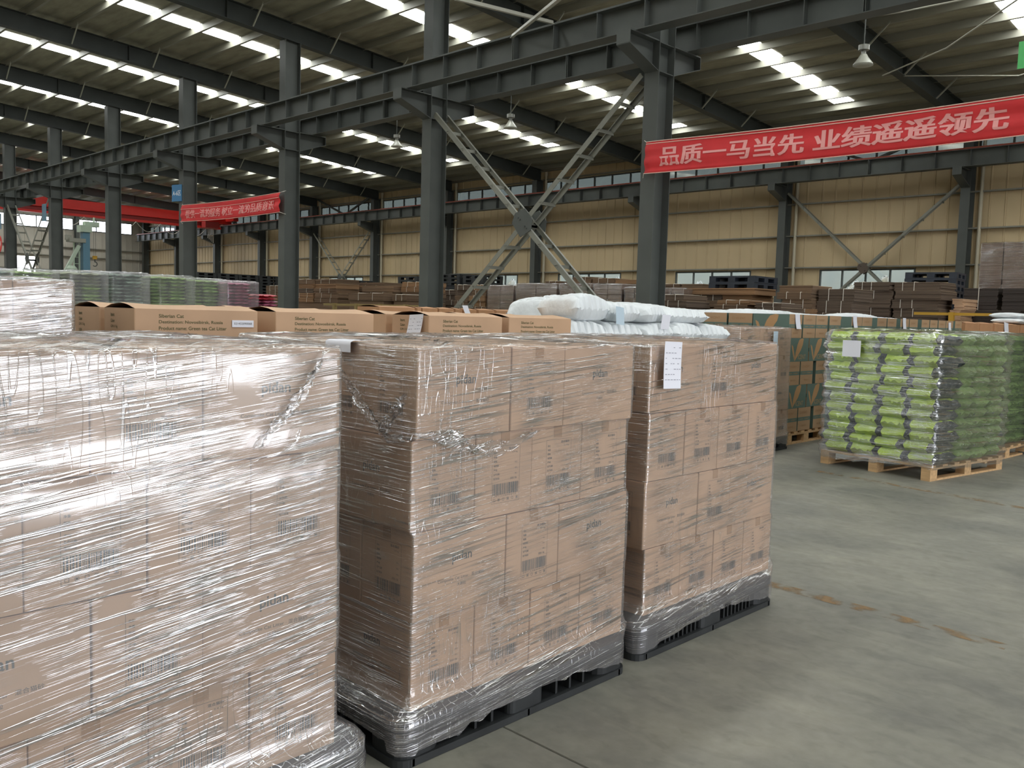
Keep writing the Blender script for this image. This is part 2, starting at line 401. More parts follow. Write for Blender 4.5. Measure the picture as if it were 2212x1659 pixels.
# windows
nw = 0
def window(x0, x1, z0, z1, npan, g, fw_=0.05, axis='X', t=YF):
    global nw; nw += 1
    fr = MB(); gl = MB()
    def bx(b, a0, a1, d0, d1, c0, c1):
        if axis == 'X': b.box(a0, a1, t+d0, t+d1, c0, c1)
        else: b.box(t+d0, t+d1, a0, a1, c0, c1)
    bx(fr, x0, x1, -.02, .05, z0, z0+fw_); bx(fr, x0, x1, -.02, .05, z1-fw_, z1)
    for i in range(npan+1):
        a = x0+(x1-x0)*i/npan; a = min(max(a, x0+fw_/2), x1-fw_/2)
        bx(fr, a-fw_/2, a+fw_/2, -.02, .05, z0+fw_, z1-fw_)
    o = struct(fr.build('window_%d' % nw, STEEL))
    for i in range(npan):
        a = x0+(x1-x0)*i/npan+fw_/2; b2 = x0+(x1-x0)*(i+1)/npan-fw_/2
        q = MB()
        if axis == 'X': q.quad((a, t+.02, z0+fw_), (b2, t+.02, z0+fw_), (b2, t+.02, z1-fw_), (a, t+.02, z1-fw_))
        else: q.quad((t+.02, a, z0+fw_), (t+.02, b2, z0+fw_), (t+.02, b2, z1-fw_), (t+.02, a, z1-fw_))
        struct(q.build('pane', g, o))
for a, b in LOWW: window(a, b, 1.9, 3.45, 4, GLASS)
for a, b in UPW: window(max(a, XE+.4), b, 6.55, 7.56, 6, GLASSU)
for a, b in ENDW: window(b, a, 6.88, 7.75, max(1, round((a-b)/1.4)), CLEAR, 0.06, 'Y', XE)
# girts on the far wall, on the end wall, and the rail over the upper windows
tn = 0
def trim(a, b, w_, h_, m=GIRT, name=None):
    global tn; tn += 1; q = MB(); q.bar(a, b, w_, h_); return struct(q.build('trim_%d' % tn, m))
for z in (1.25, 3.52, 4.63, 5.74, 7.62, 8.02): trim((XE, YF-.09, z), (XR, YF-.09, z), 0.16, 0.045)
for z in (1.6, 2.9, 3.9, 4.95, 5.6): trim((XE+.09, YB, z), (XE+.09, YF-.2, z), 0.16, 0.05)
for a, b in LOWW:
    for x in (a-.06, b+.06): trim((x, YF-.06, 1.3), (x, YF-.06, 3.5), 0.1, 0.12, STEEL)
# roof sheets, purlins, skylight strips
rf = MB()
for ya, yb in ((YB-.2, RID), (RID, YF+.3)):
    za, zb = sheet(ya), sheet(yb)
    rf.add([(XE-.2, ya, za), (XR+.2, ya, za), (XR+.2, yb, zb), (XE-.2, yb, zb), (XE-.2, ya, za+.12), (XR+.2, ya, za+.12), (XR+.2, yb, zb+.12), (XE-.2, yb, zb+.12)],
           [(0, 1, 2, 3), (4, 7, 6, 5), (0, 4, 5, 1), (2, 6, 7, 3), (0, 3, 7, 4), (1, 5, 6, 2)])
roof = struct(rf.build('ceiling', ROOF))
PY = [12.87+1.165*k for k in range(-13, 15)]
for yy in PY+[-6.2-1.165*k for k in range(11)]:
    if abs(yy-RID) < .3: continue
    z = sheet(yy); q = MB()
    q.box(XE, XR, yy-.004, yy+.004, z-.19, z-.002); q.box(XE, XR, yy, yy+.07, z-.192, z-.184); q.box(XE, XR, yy-.06, yy, z-.01, z-.002)
    struct(q.build('purlin', PURL, roof))
sx = [-0.21-6*i+.0 for i in range(12)]+[5.79]
for c in sx:
    q = MB()
    for ya, yb in ((-18.5, RID-1), (RID+1, 26.75)):
        n = 8
        for i in range(n):
            a, b = ya+(yb-ya)*i/n, ya+(yb-ya)*(i+1)/n
            za, zb = sheet(a)-.012, sheet(b)-.012
            q.quad((c-.32, a, za), (c-.32, b, zb), (c+.32, b, zb), (c+.32, a, za))
    nw += 1; struct(q.build('window_%d' % nw, SKY))

# I-section outline in (u, v): flanges at v ends
def isec(b, h, tf=.014, tw=.01):
    return [(-b/2, -h/2), (b/2, -h/2), (b/2, -h/2+tf), (tw/2, -h/2+tf), (tw/2, h/2-tf), (b/2, h/2-tf), (b/2, h/2), (-b/2, h/2), (-b/2, h/2-tf), (-tw/2, h/2-tf), (-tw/2, -h/2+tf), (-b/2, -h/2+tf)]
def corbel(q, sgn, z, y0, ln, b=.28):
    """bracket from column face out in +-Y carrying a crane girder"""
    ya, yb = y0, y0+sgn*ln
    lo, hi = min(ya, yb), max(ya, yb)
    q.box(-b/2, b/2, lo, hi, z-.02, z)
    pts = [(ya, z-.02), (yb, z-.02), (yb, z-.22), (ya, z-.5)]
    q.ext(pts, 'X', -.007, .007)
    d = .012
    q.add([(-b/2, ya, z-.5), (b/2, ya, z-.5), (b/2, yb, z-.22), (-b/2, yb, z-.22), (-b/2, ya, z-.5-d), (b/2, ya, z-.5-d), (b/2, yb, z-.22-d), (-b/2, yb, z-.22-d)],
          [(0, 1, 2, 3), (4, 7, 6, 5), (0, 4, 5, 1), (1, 5, 6, 2), (2, 6, 7, 3), (3, 7, 4, 0)])
    q.box(-b/2, b/2, yb-.006, yb+.006, z-.22, z-.02)
ZG = 6.33
nm = {0: 'rightmost', 1: 'second from right', 2: 'third from right', 3: 'middle', 4: 'third from left', 5: 'second from left', 6: 'leftmost'}
lab = ['grey steel column at the right edge of the photo, partly cut off', 'grey steel column at the left end of the large red banner',
       'grey steel column at the left end of the big ladder cross brace, nearest centre', 'grey steel column at the right end of the small red banner',
       'grey steel column with blue sign at the left end of the small red banner', 'grey steel column just left of the blue sign column, right of the palletizer',
       'grey steel column between palletizer and left ladder cross brace', 'leftmost grey steel column, at the left edge under the near girder']
for i, x in enumerate(NEARX):
    t = thing('steel_column', lab[i], 'column', (x, D, 0), group='steel columns of the near row')
    q = MB(); q.ext(isec(.30, .46), 'Z', 0.03, sheet(D)-.665); q.build('shaft', STEEL, t)
    q = MB(); q.box(-.25, .25, -.33, .33, 0, .03); q.build('base_plate', STEEL, t)
    for s in (-1, 1):
        q = MB(); corbel(q, s, ZG, s*.23, .82); q.build('corbel', STEEL, t)
    for zz in (ZG-.02, ZG-.5):
        q = MB(); q.box(-.14, .14, -.21, .21, zz-.012, zz); q.build('stiffener', STEEL, t)
flab = ['grey wall column right of the far right cross brace, beside a pale downpipe', 'grey wall column left of the far right cross brace',
        'grey wall column hidden behind the big banner column', 'grey wall column behind the middle of the big cross brace', 'grey wall column just right of the central near column',
        'grey wall column at the right end of the small far cross brace', 'grey wall column at the left end of the small far cross brace', 'grey wall column below the crane trolley, second from it rightward',
        'grey wall column directly below the red crane trolley', 'grey wall column nearest the far left corner, behind the blue sign column']
for i, x in enumerate(FARX):
    t = thing('wall_column', flab[i], 'column', (x, D2, 0), group='steel columns along the far wall')
    q = MB(); q.ext(isec(.28, .42), 'Z', 0.0, sheet(D2)-.68); q.build('shaft', STEEL, t)
    q = MB(); corbel(q, -1, 6.34, -.21, .85, .26); q.build('corbel', STEEL, t)
cq = MB(); cq.ext(isec(.3, .42), 'Z', 0, 8)
tag(cq.build('wall_column', STEEL, None, (XE+.5, D2, 0)), 'grey wall column standing in the far left corner', 'column', 'steel columns along the far wall')
for i, yv in enumerate((24.1, 18.0, 12.0)):
    q = MB(); q.ext([(p[1], p[0]) for p in isec(.26, .36)], 'Z', 0, sheet(yv)-.3)
    tag(q.build('wall_column', STEEL, None, (XE+.3, yv, 0)), 'grey column on the bright windowed end wall, %s from the far corner' % ORD[i], 'column', 'columns on the end wall')
# downpipes beside far columns
for i, x in enumerate(FARX):
    q = MB(); q.tube([(x+.34, YF-.14, 0), (x+.34, YF-.14, 7.95)], .055, 8)
    q.tube([(x+.34, YF-.14, 7.78), (x+.34, YF-.14, 7.95)], .075, 8)
    tag(q.build('downpipe', PIPE), 'pale downpipe beside the '+flab[i].replace('grey ', '', 1).split(',')[0], 'pipe', 'downpipes on the far wall')
# crane girders
def girder(label, y, z0, z1, xa, xb, rail_m):
    zc = (z0+z1)/2; t = thing('crane_girder', label, 'beam', (0, y, z0))
    q = MB(); q.ext([(u, v+(z1-z0)/2) for u, v in isec(.3, z1-z0, .016, .012)], 'X', xa, xb)
    x = xb-.4; k = 0
    while x > xa:
        q.box(x-.006, x+.006, -.135, -.006, .016, z1-z0-.016); q.box(x-.006, x+.006, .006, .135, .016, z1-z0-.016)
        if k % 6 == 2: q.box(x-.04, x-.025, -.14, .14, .016, z1-z0-.016)
        x -= 1.0; k += 1
    q.build('web_and_flanges', STEEL, t)
    q = MB(); q.ext([(-.045, z1-z0), (.045, z1-z0), (.02, z1-z0+.02), (.03, z1-z0+.05), (.03, z1-z0+.07), (-.03, z1-z0+.07), (-.03, z1-z0+.05), (-.02, z1-z0+.02)], 'X', xa, xb)
    q.build('rail', rail_m, t)
girder('long dark crane girder crossing the photo on the near side of the columns', D-.77, 6.33, 6.80, XE+.5, XR-.3, STEEL)
girder('long dark crane girder just behind the near columns, below the front girder', D+.77, 6.33, 6.80, XE+.5, XR-.3, STEEL)
girder('far crane girder with reddish rail on brackets along the far wall', D2-.78, 6.35, 6.85, -68.5, XR-.3, mat('rusty_rail', (150, 74, 58), 0.6))
# rafters
RAFX = [-3.21-6*i for i in range(11)]
rl = ['above the right edge banner', 'crossing above the large banner', 'above the left of the big cross brace', 'meeting the small banner right column', 'meeting the blue sign column',
      'just left of the blue sign column', 'above the palletizer', 'meeting the leftmost column']
for i, x in enumerate(RAFX):
    t = thing('roof_rafter', 'dark steel roof rafter '+(rl[i] if i < 8 else 'deep at the left, %s from the end wall' % ORD[10-i]), 'beam', (x, 0, 0), group='roof rafters')
    q = MB()
    for ya, yb in ((YB, RID), (RID, D2+.2)):
        for (u0, u1, v0, v1) in ((-.12, .12, -.66, -.645), (-.12, .12, -.19, -.175), (-.005, .005, -.645, -.19)):
            za, zb = sheet(ya), sheet(yb)
            q.add([(u0, ya, za+v0), (u1, ya, za+v0), (u1, yb, zb+v0), (u0, yb, zb+v0), (u0, ya, za+v1), (u1, ya, za+v1), (u1, yb, zb+v1), (u0, yb, zb+v1)],
                  [(0, 3, 2, 1), (4, 5, 6, 7), (0, 1, 5, 4), (1, 2, 6, 5), (2, 3, 7, 6), (3, 0, 4, 7)])
    for yy in (7, 11, 15.5, 18.9, 23.5):
        q.box(-.11, .11, yy-.008, yy+.008, sheet(yy)-.645, sheet(yy)-.19)
    q.build('beam', STEELD, t)
    for yy in PY[4::2]:
        z = sheet(yy)
        for s in (-1, 1):
            if i > 6 and s > 0: continue
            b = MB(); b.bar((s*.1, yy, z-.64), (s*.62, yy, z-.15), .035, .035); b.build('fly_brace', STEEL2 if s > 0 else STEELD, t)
# laced cross braces
def brace(label, y, lines, sep, m, n, plate, mid_plate=STEEL, cw=1.0):
    t = thing('cross_brace', label, 'brace', (0, y, 0))
    for (xa, za), (xb, zb) in lines:
        for s in (-1, 1):
            q = MB(); a, b = Vector((xa, s*sep/2, za)), Vector((xb, s*sep/2, zb)); d = (b-a).normalized(); nn = Vector((0, 1, 0)).cross(d)
            q.bar(a, b, .012, .10*cw, nn); q.bar(a+Vector((0, -s*.022, 0))+nn*.05*cw*(1 if nn.z > 0 else -1), b+Vector((0, -s*.022, 0))+nn*.05*cw*(1 if nn.z > 0 else -1), .05*cw, .012, nn)
            q.build('chord', m, t)
        for i in range(1, n):
            p = a.lerp(b, i/n); p.y = 0
            q = MB(); q.bar(p+Vector((0, -sep/2-.02, 0)), p+Vector((0, sep/2+.02, 0)), .075, .01, (0, 0, 1)); q.bar(p+Vector((.035, -sep/2-.02, -.03)), p+Vector((.035, sep/2+.02, -.03)), .01, .06, (0, 0, 1))
            q.build('batten', m, t)
    cx, cz = plate
    for s in (-1, 1):
        q = MB(); o = [(u*(.8 if cw == 1 else .55), v*(.8 if cw == 1 else .55)) for u, v in ((-.36, .0), (-.26, .24), (.08, .34), (.34, .06), (.3, -.2), (-.06, -.36))]
        q.ext([(cx+u, cz+v) for u, v in o], 'Y', s*(sep/2+.01), s*(sep/2+.022))
        for u, v in ((-.12, .10), (-.07, .06), (.07, -.08), (.12, -.12)):
            q.tube([(cx+u, s*(sep/2+.0), cz+v), (cx+u, s*(sep/2+.04), cz+v)], .018, 6)
        q.build('gusset_plate', mid_plate, t)
    return t
PALES = mat('brace_paint', (124, 124, 114), 0.45, noise=(2, .1))
brace('big ladder like steel cross brace between two near columns', D, [((-15.0, 5.9), (-9.45, .9)), ((-9.45, 5.82), (-15.0, .96))],   .38, PALES, 12, (-12.22, 3.42))
brace('left ladder like steel cross brace by the bright end wall door', D, [((-45.0, 5.9), (-39.45, .9)), ((-39.45, 5.82), (-45.0, .96))],  .38, PALES, 12, (-42.22, 3.42))
brace('steel cross brace on the far wall behind the flat carton stacks at right', D2-.05, [((-15.06, 6.1), (-9.36, .86)), ((-9.36, 6.0), (-15.06, .86))], .16, PALES, 10, (-12.25, 3.45), mat('rusty_plate', (86, 74, 64), .6), .75)
brace('small distant cross brace on the far wall left of centre', D2-.05, [((-44.95, 6.0), (-39.5, .95)), ((-39.5, 5.88), (-44.95, .98))], .3, STEEL2, 12, (-42.22, 3.45), STEEL, .6)
# roof tie rods
def rod(label, pts, r=.016, name='tie_rod', m=ROD):
    q = MB(); q.tube(pts, r, 6); return tag(q.build(name, m), label, 'rod', 'roof tie rods')
rod('thin pale tie rod rising right from the banner column bracket', [(-9.0, D+1.1, 6.6), (-6.3, 15.9, 7.05), (-3.4, 18.6, 7.9)])
rod('thin pale tie rod sloping down to the banner top edge', [(-9.1, 22, 7.7), (-6.6, 19, 7.2), (-3.6, 14.6, 6.7)])
rod('thin pale tie rod under the roof above the large banner', [(-9.2, 23.4, 8.0), (-6.4, 23.2, 7.5), (-3.3, 23, 8.0)])
# double angle brace at the top centre
t = thing('roof_brace', 'pale angle iron roof brace crossing at top centre of the photo', 'brace')
for a, b in ((at(985, 0, Y=9.2), at(1195, 52, Y=11.9)), (at(1215, -6, Y=8.6), at(1105, 82, Y=11.9))):
    q = MB(); q.bar(a, b, .06, .008); q.bar(a+Vector((0, 0, .03)), b+Vector((0, 0, .03)), .008, .06); q.build('angle_bar', ROD, t)
# struts above the far girder between wall columns
for lb, xa, xm, xb in (('dark strut bracing above the far girder behind the large banner', -15.1, -12.3, -9.4), ('dark strut bracing above the far girder over the small far brace', -45.0, -42.2, -39.4)):
    t = thing('girder_strut', lb, 'brace', (0, D2, 0))
    for x0, z0 in ((xa, 8.0), (xb, 7.95)):
        q = MB(); q.bar((x0, .1, z0), (xm, .1, 6.95), .09, .09); q.build('strut', STEEL, t)
    q = MB(); q.box(xm-.25, xm+.25, .06, .14, 6.86, 7.0); q.build('gusset_plate', STEEL, t)

# ------------------------------------------------------------------ banners and signs
def banner(label, xa, xb, za0, za1, zb0, zb1, y, body, ta, tb, th, toff, low_cord=0):
    """cloth between two columns; za = left bottom/top, zb = right bottom/top"""
    t = thing('banner', label, 'banner', (xa, y, 0)); ln = xb-xa; n = 48; mrows = 10
    def pt(u, v, d=0.0):
        z0 = za0+(zb0-za0)*u-.04*math.sin(math.pi*u); z1 = za1+(zb1-za1)*u-.05*math.sin(math.pi*u)
        rip = .012*math.sin(v*9+u*3)+.02*math.sin(u*23+v*2)*math.exp(-min(u, 1-u)*16)+.02*math.sin(v*14)*math.exp(-min(u, 1-u)*10)
        return (u*ln, rip-d, z0+(z1-z0)*v)
    q = MB(); vs = [pt(i/n, k/mrows) for i in range(n+1) for k in range(mrows+1)]
    q.add(vs, [(i*(mrows+1)+k, (i+1)*(mrows+1)+k, (i+1)*(mrows+1)+k+1, i*(mrows+1)+k+1) for i in range(n) for k in range(mrows)])
    o = q.build('cloth', BAN, t, smooth=True)
    md = o.modifiers.new('thickness', 'SOLIDIFY'); md.thickness = .002
    q = MB(); gv, gf, (x0, x1, y0, y1) = glyphs(body, toff)
    vs = []
    for gx, gy in gv:
        u = ta+(tb-ta)*(gx-x0)/(x1-x0); v = th[0]+(th[1]-th[0])*(gy-y0)/(y1-y0)
        vs.append((u, v))
    for i, du in enumerate((-.0016, 0, .0016)): q.add([pt(u+du, v, .005+.0006*i) for u, v in vs], gf)
    q.build('lettering', BTXT, t)
    for v in (.0, 1.0, .93) if not low_cord else (0.0, .74, 1.0):  # the flag sets the middle cord well below the upper edge
        q = MB(); q.tube([pt(i/24, v, .004) for i in range(25)], .007, 5); q.build('hem_cord', BEDGE, t)
    for u in (0, 1):
        for v in (0, 1):
            p = pt(u, v); q = MB(); q.tube([p, (p[0]+(-.1 if u == 0 else .1), .12, p[2]+(.05 if v else -.05))], .006, 5); q.build('tie', STRING, t)
    return t
banner('large red banner with pale Chinese lettering at upper right', -9.2, -2.98, 4.08, 4.62, 4.035, 4.535, D-.36, '品质一马当先 业绩遥遥领先', .052, .912, (.2, .8), .014)
banner('small red banner with Chinese lettering between two columns at left', -26.97, -21.07, 4.2, 4.71, 4.14, 4.66, D-.36, '提供一流的服务 树立一流的品质意识', .06, .95, (.18, .68), .0, 1)
def sign(label, x, y, z, w, h, m, body=None, rz=0):
    t = thing('hanging_sign', label, 'sign', (x, y, z), rz)
    q = MB(); q.box(-w/2, w/2, -.006, .006, -h/2, h/2); q.build('board', m, t)
    if body:
        q = MB(); q.text(body, (0, -.0075, 0), (1, 0, 0), (0, 0, 1), width=w*.82, height=h*.3, align='C'); q.build('lettering', WHITE, t)
    return t
sign('blue zone sign reading A-6 on the left side of a column', -27.35, D-.3, 5.12, .46, .52, BLUE, 'A-6区', .25)
sign('blue zone sign on the column left of the palletizer', -39.65, D-.3, 5.25, .5, .7, MBLU)
sign('blue zone sign on the leftmost column edge', -45.7, D-.3, 5.2, .5, .7, MBLU)
p0, p1 = at(2206, 90, Y=11.5), at(2206, 148, Y=11.5)
sign('green sign cut off at the right edge below the roof', p0.x+.35, 11.5, (p0.z+p1.z)/2, .74, p0.z-p1.z, SGRN)
p0 = at(0, 527, Y=D-.4)
t = thing('round_sign', 'round red sign cut off at the left edge of the photo', 'sign', (p0.x-.05, D-.42, p0.z))
q = MB(); q.tube([(0, -.01, 0), (0, .01, 0)], .4, 28); q.build('disc', RED, t)
q = MB(); q.text('W', (.16, -.012, 0), (1, 0, 0), (0, 0, 1), height=.26, align='C'); q.build('lettering', WHITE, t)
# lamps under the roof
for (lx, ly, lz), lb in (((-7.86, 18.0, 7.06), 'bell shaped high bay lamp above the large banner at right'), ((-18.2, 18.24, 7.13), 'bell shaped high bay lamp left of the big brace, near centre'), ((-24.2, 18.8, 7.36), 'bell shaped high bay lamp just left of the central column')):
    t = thing('high_bay_lamp', lb, 'lamp', (lx, ly, lz), group='high bay lamps')
    q = MB(); q.tube([(0, 0, -.2), (0, 0, -.17), (0, 0, -.05), (0, 0, .02)], [.2, .19, .1, .06], 18); q.build('lamp_shade', LAMP, t, smooth=True)
    q = MB(); q.tube([(0, 0, .02), (0, 0, .1)], .045, 10); q.build('neck', ALU, t)
    q = MB(); q.tube([(0, 0, .1), (0, 0, .2)], .11, 14); q.build('driver_housing', ALU, t)
    q = MB(); q.tube([(0, 0, .2), (0, 0, sheet(ly)+.02-lz)], .012, 6); q.build('hanger_rod', STEEL, t)

# ------------------------------------------------------------------ red bridge crane and palletizer
CX = -54.4
t = thing('bridge_crane', 'red overhead bridge crane spanning the hall at left', 'crane', (CX, 0, 6.87))
q = MB(); q.box(-.22, .22, D+.5, D2-.5, .06, .6); q.build('bridge_girder', RED, t)
q = MB(); q.box(-.06, .06, D+1.1, D2-1.25, -.18, .06); q.build('lower_web', DKRED, t)  # darker red paints the shade of the recess below the girder
q = MB(); q.box(-.2, .24, D+1.1, D2-1.25, -.3, -.18); q.build('lower_flange', RED, t)
for yv in (D+.77, D2-.78):
    q = MB(); q.box(-1.1, 1.3, yv-.17, yv+.17, .22, .55); q.build('end_carriage', RED, t)
    for xx in (-.85, 1.05):
        q = MB(); q.tube([(xx, yv-.06, .19), (xx, yv+.06, .19)], .13, 14); q.build('wheel', STEEL, t)
q = MB(); q.box(.24, .8, D2-2.6, D2-1.7, -.3, .1); q.build('cable_box', DKRED, t)
for k in range(6):
    ya = D2-2.3-k*1.5; yb = ya-1.5; pts = [(.3, ya+(yb-ya)*s/8, -.32-.55*math.sin(math.pi*s/8)) for s in range(9)]
    q = MB(); q.tube(pts, .014, 5); q.build('festoon_cable', STRING, t)
for k in range(5):
    q = MB(); yk = D2-2.3+.09*k; q.tube([(.5, yk, -.3), (.5, yk+.03, -.7), (.5, yk, -.95-.07*k)], .016, 5); q.build('hanging_cable', STRING, t)
h = at(205, 566, X=CX)
t = thing('crane_hook', 'yellow crane hook block hanging at left before the end wall', 'hook', (CX, h.y, h.z))
q = MB(); q.tube([(0, 0, .2), (0, 0, .32)], [.08, .16], 10); q.tube([(0, 0, .16), (0, 0, .36)], .13, 10); q.build('hook_block', YEL, t)
q = MB(); q.tube([(0, .0, .16), (0, 0, .02)]+[(0, .13*math.cos(a)-.0, -.12+.13*math.sin(a)) for a in [math.radians(100-30*i) for i in range(9)]], .03, 8); q.build('hook', STEEL, t)
for s in (-.05, .05):
    q = MB(); q.tube([(0, s, .3), (0, s, 6.56-h.z)], .008, 5); q.build('wire_rope', STEEL, t)
t = thing('palletizer', 'pale green and blue palletizing machine standing before the end wall', 'machine', (-48.0, 17.0, 0))
q = MB(); q.box(-.5, .5, -.6, .5, 0, .3); q.build('base', MGRN, t)
q = MB(); q.box(-.2, .2, -.02, .32, .3, 5.2); q.build('mast', MBLU, t)
for s in (-.07, -.33):
    q = MB(); q.box(-.18, -.1, s-.05, s, .3, 4.7); q.build('ladder_rail', MGRN, t)
for k in range(12):
    q = MB(); q.tube([(-.14, -.38, .6+.33*k), (-.14, -.08, .6+.33*k)], .015, 5); q.build('ladder_rung', MGRN, t)
q = MB(); q.bar((0, -.15, 4.5), (0, -1.0, 2.8), .16, .16); q.build('boom', MGRN, t)
q = MB(); q.box(-.3, .3, -.15, .4, 5.2, 5.55); q.box(-.2, .2, .1, .8, 5.5, 5.75); q.tube([(0, .6, 5.75), (0, .6, 6.0)], .05, 8); q.build('drive_head', MGRN, t)
q = MB(); q.box(-.25, .25, -.7, .1, 4.65, 4.85); q.box(-.15, .15, -.8, -.55, 4.75, 5.0); q.build('gripper', STEEL2, t)
q = MB(); q.box(-.4, .4, -2.0, -.4, 2.55, 2.85); q.build('platform', STEEL, t)
q = MB(); q.tube([(0, -.55, 2.85), (0, -.55, 3.3), (0, -.55, 3.45)], [.3, .3, .18], 12); q.build('canister', MGRN, t)

# ================================================================== goods
def rrect(x0, x1, y0, y1, r, n=5):
    p = []
    for cx, cy, a0 in ((x1-r, y0+r, -90), (x1-r, y1-r, 0), (x0+r, y1-r, 90), (x0+r, y0+r, 180)):
        for i in range(n+1):
            a = math.radians(a0+90*i/n); p.append((cx+r*math.cos(a), cy+r*math.sin(a)))
    return p
def plastic_pallet(label, x0, x1, y0, y1, fins, m=PLAS, group='black plastic pallets under the wrapped cartons'):
    cx, cy = (x0+x1)/2, (y0+y1)/2; lx, ly = (x1-x0)/2, (y1-y0)/2
    t = thing('plastic_pallet', label, 'pallet', (cx, cy, 0), group=group)
    q = MB(); q.ext(rrect(-lx, lx, -ly, ly, .07), 'Z', .125, .163); q.ext(rrect(-lx+.012, lx-.012, -ly+.012, ly-.012, .06), 'Z', .105, .125); q.build('top_deck', m, t)
    bw = .2
    for i in (-1, 0, 1):
        for j_ in (-1, 0, 1):
            bx, by = i*(lx-bw/2-.008), j_*(ly-bw/2-.008)
            q = MB(); q.ext(rrect(bx-bw/2, bx+bw/2, by-bw/2, by+bw/2, .06 if i and j_ else .03, 4), 'Z', .03, .105); q.build('leg', m, t)
    q = MB()
    for s in (-1, 0, 1):
        q.ext(rrect(-lx, lx, s*(ly-.065)-.065, s*(ly-.065)+.065, .06), 'Z', 0, .03)
        q.box(s*(lx-.065)-.065, s*(lx-.065)+.065, -ly+.05, ly-.05, .002, .029)
    q.build('bottom_deck', m, t)
    q = MB(); op = ly-bw*1.5-.008
    for s in (-1, 1):
        for k in range(1, fins):
            yy = s*(bw/2+(op)*k/fins*1.0)
            q.box(lx-.05, lx-.02, yy-.006, yy+.006, .03, .105); q.box(-lx+.02, -lx+.05, yy-.006, yy+.006, .03, .105)
            q.box(yy-.006, yy+.006, -ly+.02, -ly+.05, .03, .105)
    q.build('grid_fins', m, t); return t
# ---- the carton: long along local X; ends carry the bar code panel, sides the name
CL, CW, CH = .462, .307, .3255
def carton_mesh():
    q = MB(); a, b, h, e = CL/2, CW/2, CH, .004
    q.ext(rrect(-a, a, -b, b, .005, 2), 'Z', .0015, h-.004)
    q.box(-a+.003, a-.003, -b+.003, -.0012, h-.004, h); q.box(-a+.003, a-.003, .0012, b-.003, h-.004, h)
    return q
def barcode(q, o, u, v, w, h, rnd):
    o, u, v = Vector(o), Vector(u), Vector(v); x = 0
    while x < w:
        t = rnd.choice((.0018, .0018, .0035, .005)); t = min(t, w-x)
        q.quad(o+u*x, o+u*(x+t), o+u*(x+t)+v*h, o+u*x+v*h); x += t+rnd.choice((.0018, .0025, .004))
def frame(q, o, u, v, w, h, t=.0012):
    o, u, v = Vector(o), Vector(u), Vector(v)
    for a, b, c, d in ((0, 0, w, t), (0, h-t, w, h), (0, 0, t, h), (w-t, 0, w, h)):
        q.quad(o+u*a+v*b, o+u*c+v*b, o+u*c+v*d, o+u*a+v*d)
def panel_print(q, s, rnd):
    """bar code panel on the end of the carton, on the +-X side"""
    u = Vector((0, s, 0)); v = Vector((0, 0, 1)); o = Vector((s*(CL/2+.0009), 0, 0))-u*.068
    w = .152; o = o+v*.05
    frame(q, o, u, v, w, .222, .001)
    barcode(q, o+u*.006+v*.032, u, v, w-.012, .044, rnd)
    q.text('0 9 7 1 2 3 8 4 0 6 1 5', o+u*.012+v*.024, u, v, width=w-.03, height=.006)
    for k in range(6):
        c = o+u*(.014+.025*k)+v*.012; frame(q, c-u*.005-v*.005, u, v, .011, .011, .0012)
        if k % 2: q.quad(c-u*.002-v*.002, c+u*.003-v*.002, c+u*.003+v*.003, c-u*.002+v*.003)
    for k, (tx, w2) in enumerate((('混合', .018), ('净重', .02), ('规格', .02), ('保质期', .03), ('产地', .022), ('生产日期', .036), ('执行标准', .036))):
        q.text(tx, o+u*.008+v*(.193-.0168*k), u, v, width=w2*.9, height=.0085, off=.01)
    q.text('混合猫砂', o+u*.088+v*.205, u, v, width=.052, height=.01, off=.01); q.text('2.4 kg', o+u*.108+v*.19, u, v, width=.03, height=.007)
    for k in range(3): q.text('18 L', o+u*.125+v*(.15-.022*k), u, v, width=.014, height=.006)
    q.text('2020 / 06', o+u*.1+v*.087, u, v, width=.036, height=.008)
def side_print(q, s, rnd):
    u = Vector((-s*1.0, 0, 0)); v = Vector((0, 0, 1)); o = Vector((0, s*(CW/2+.0009), 0))
    q.text('pidan', o+v*.205, u, v, width=.098, height=.046, align='C', off=.015)
    q.text('Composite Cat Litter · 混合猫砂', o+v*.128, u, v, width=.235, height=.0165, align='C')
    q.text('大颗粒', o+v*.103, u, v, width=.045, height=.013, align='C')
def make_carton():
    r2 = random.Random(3)
    t = thing('carton', 'carton', 'carton'); carton_mesh().build('box_body', CARD, t)
    for s in (-1, 1):
        q = MB(); panel_print(q, s, r2); q.build('barcode_panel', INK, t)
        q = MB(); side_print(q, s, r2); q.build('printed_name', INK, t)
        q = MB(); a = CL/2
        q.box(min(s*(a+.0003), s*(a+.0011)), max(s*(a+.0003), s*(a+.0011)), -.024, .024, CH-.045, CH); q.box(min(0, s*(a+.001)), max(0, s*(a+.001)), -.024, .024, CH+.0002, CH+.0009)
        q.build('tape', TAPE, t)
    return t
CARTON = [make_carton()]; used = []
def put_carton(x, y, z, rz, label, group, zs=1.0):
    if not used: o = CARTON[0]; used.append(1); o.location = (x, y, z); o.rotation_euler.z = rz; o['label'] = label; o['group'] = group
    else: o = dup(CARTON[0], (x, y, z), rz, label, group)
    if zs != 1: o.scale.z = zs
    return o
LAY = ['top layer', 'second layer down', 'third layer down', 'bottom layer']
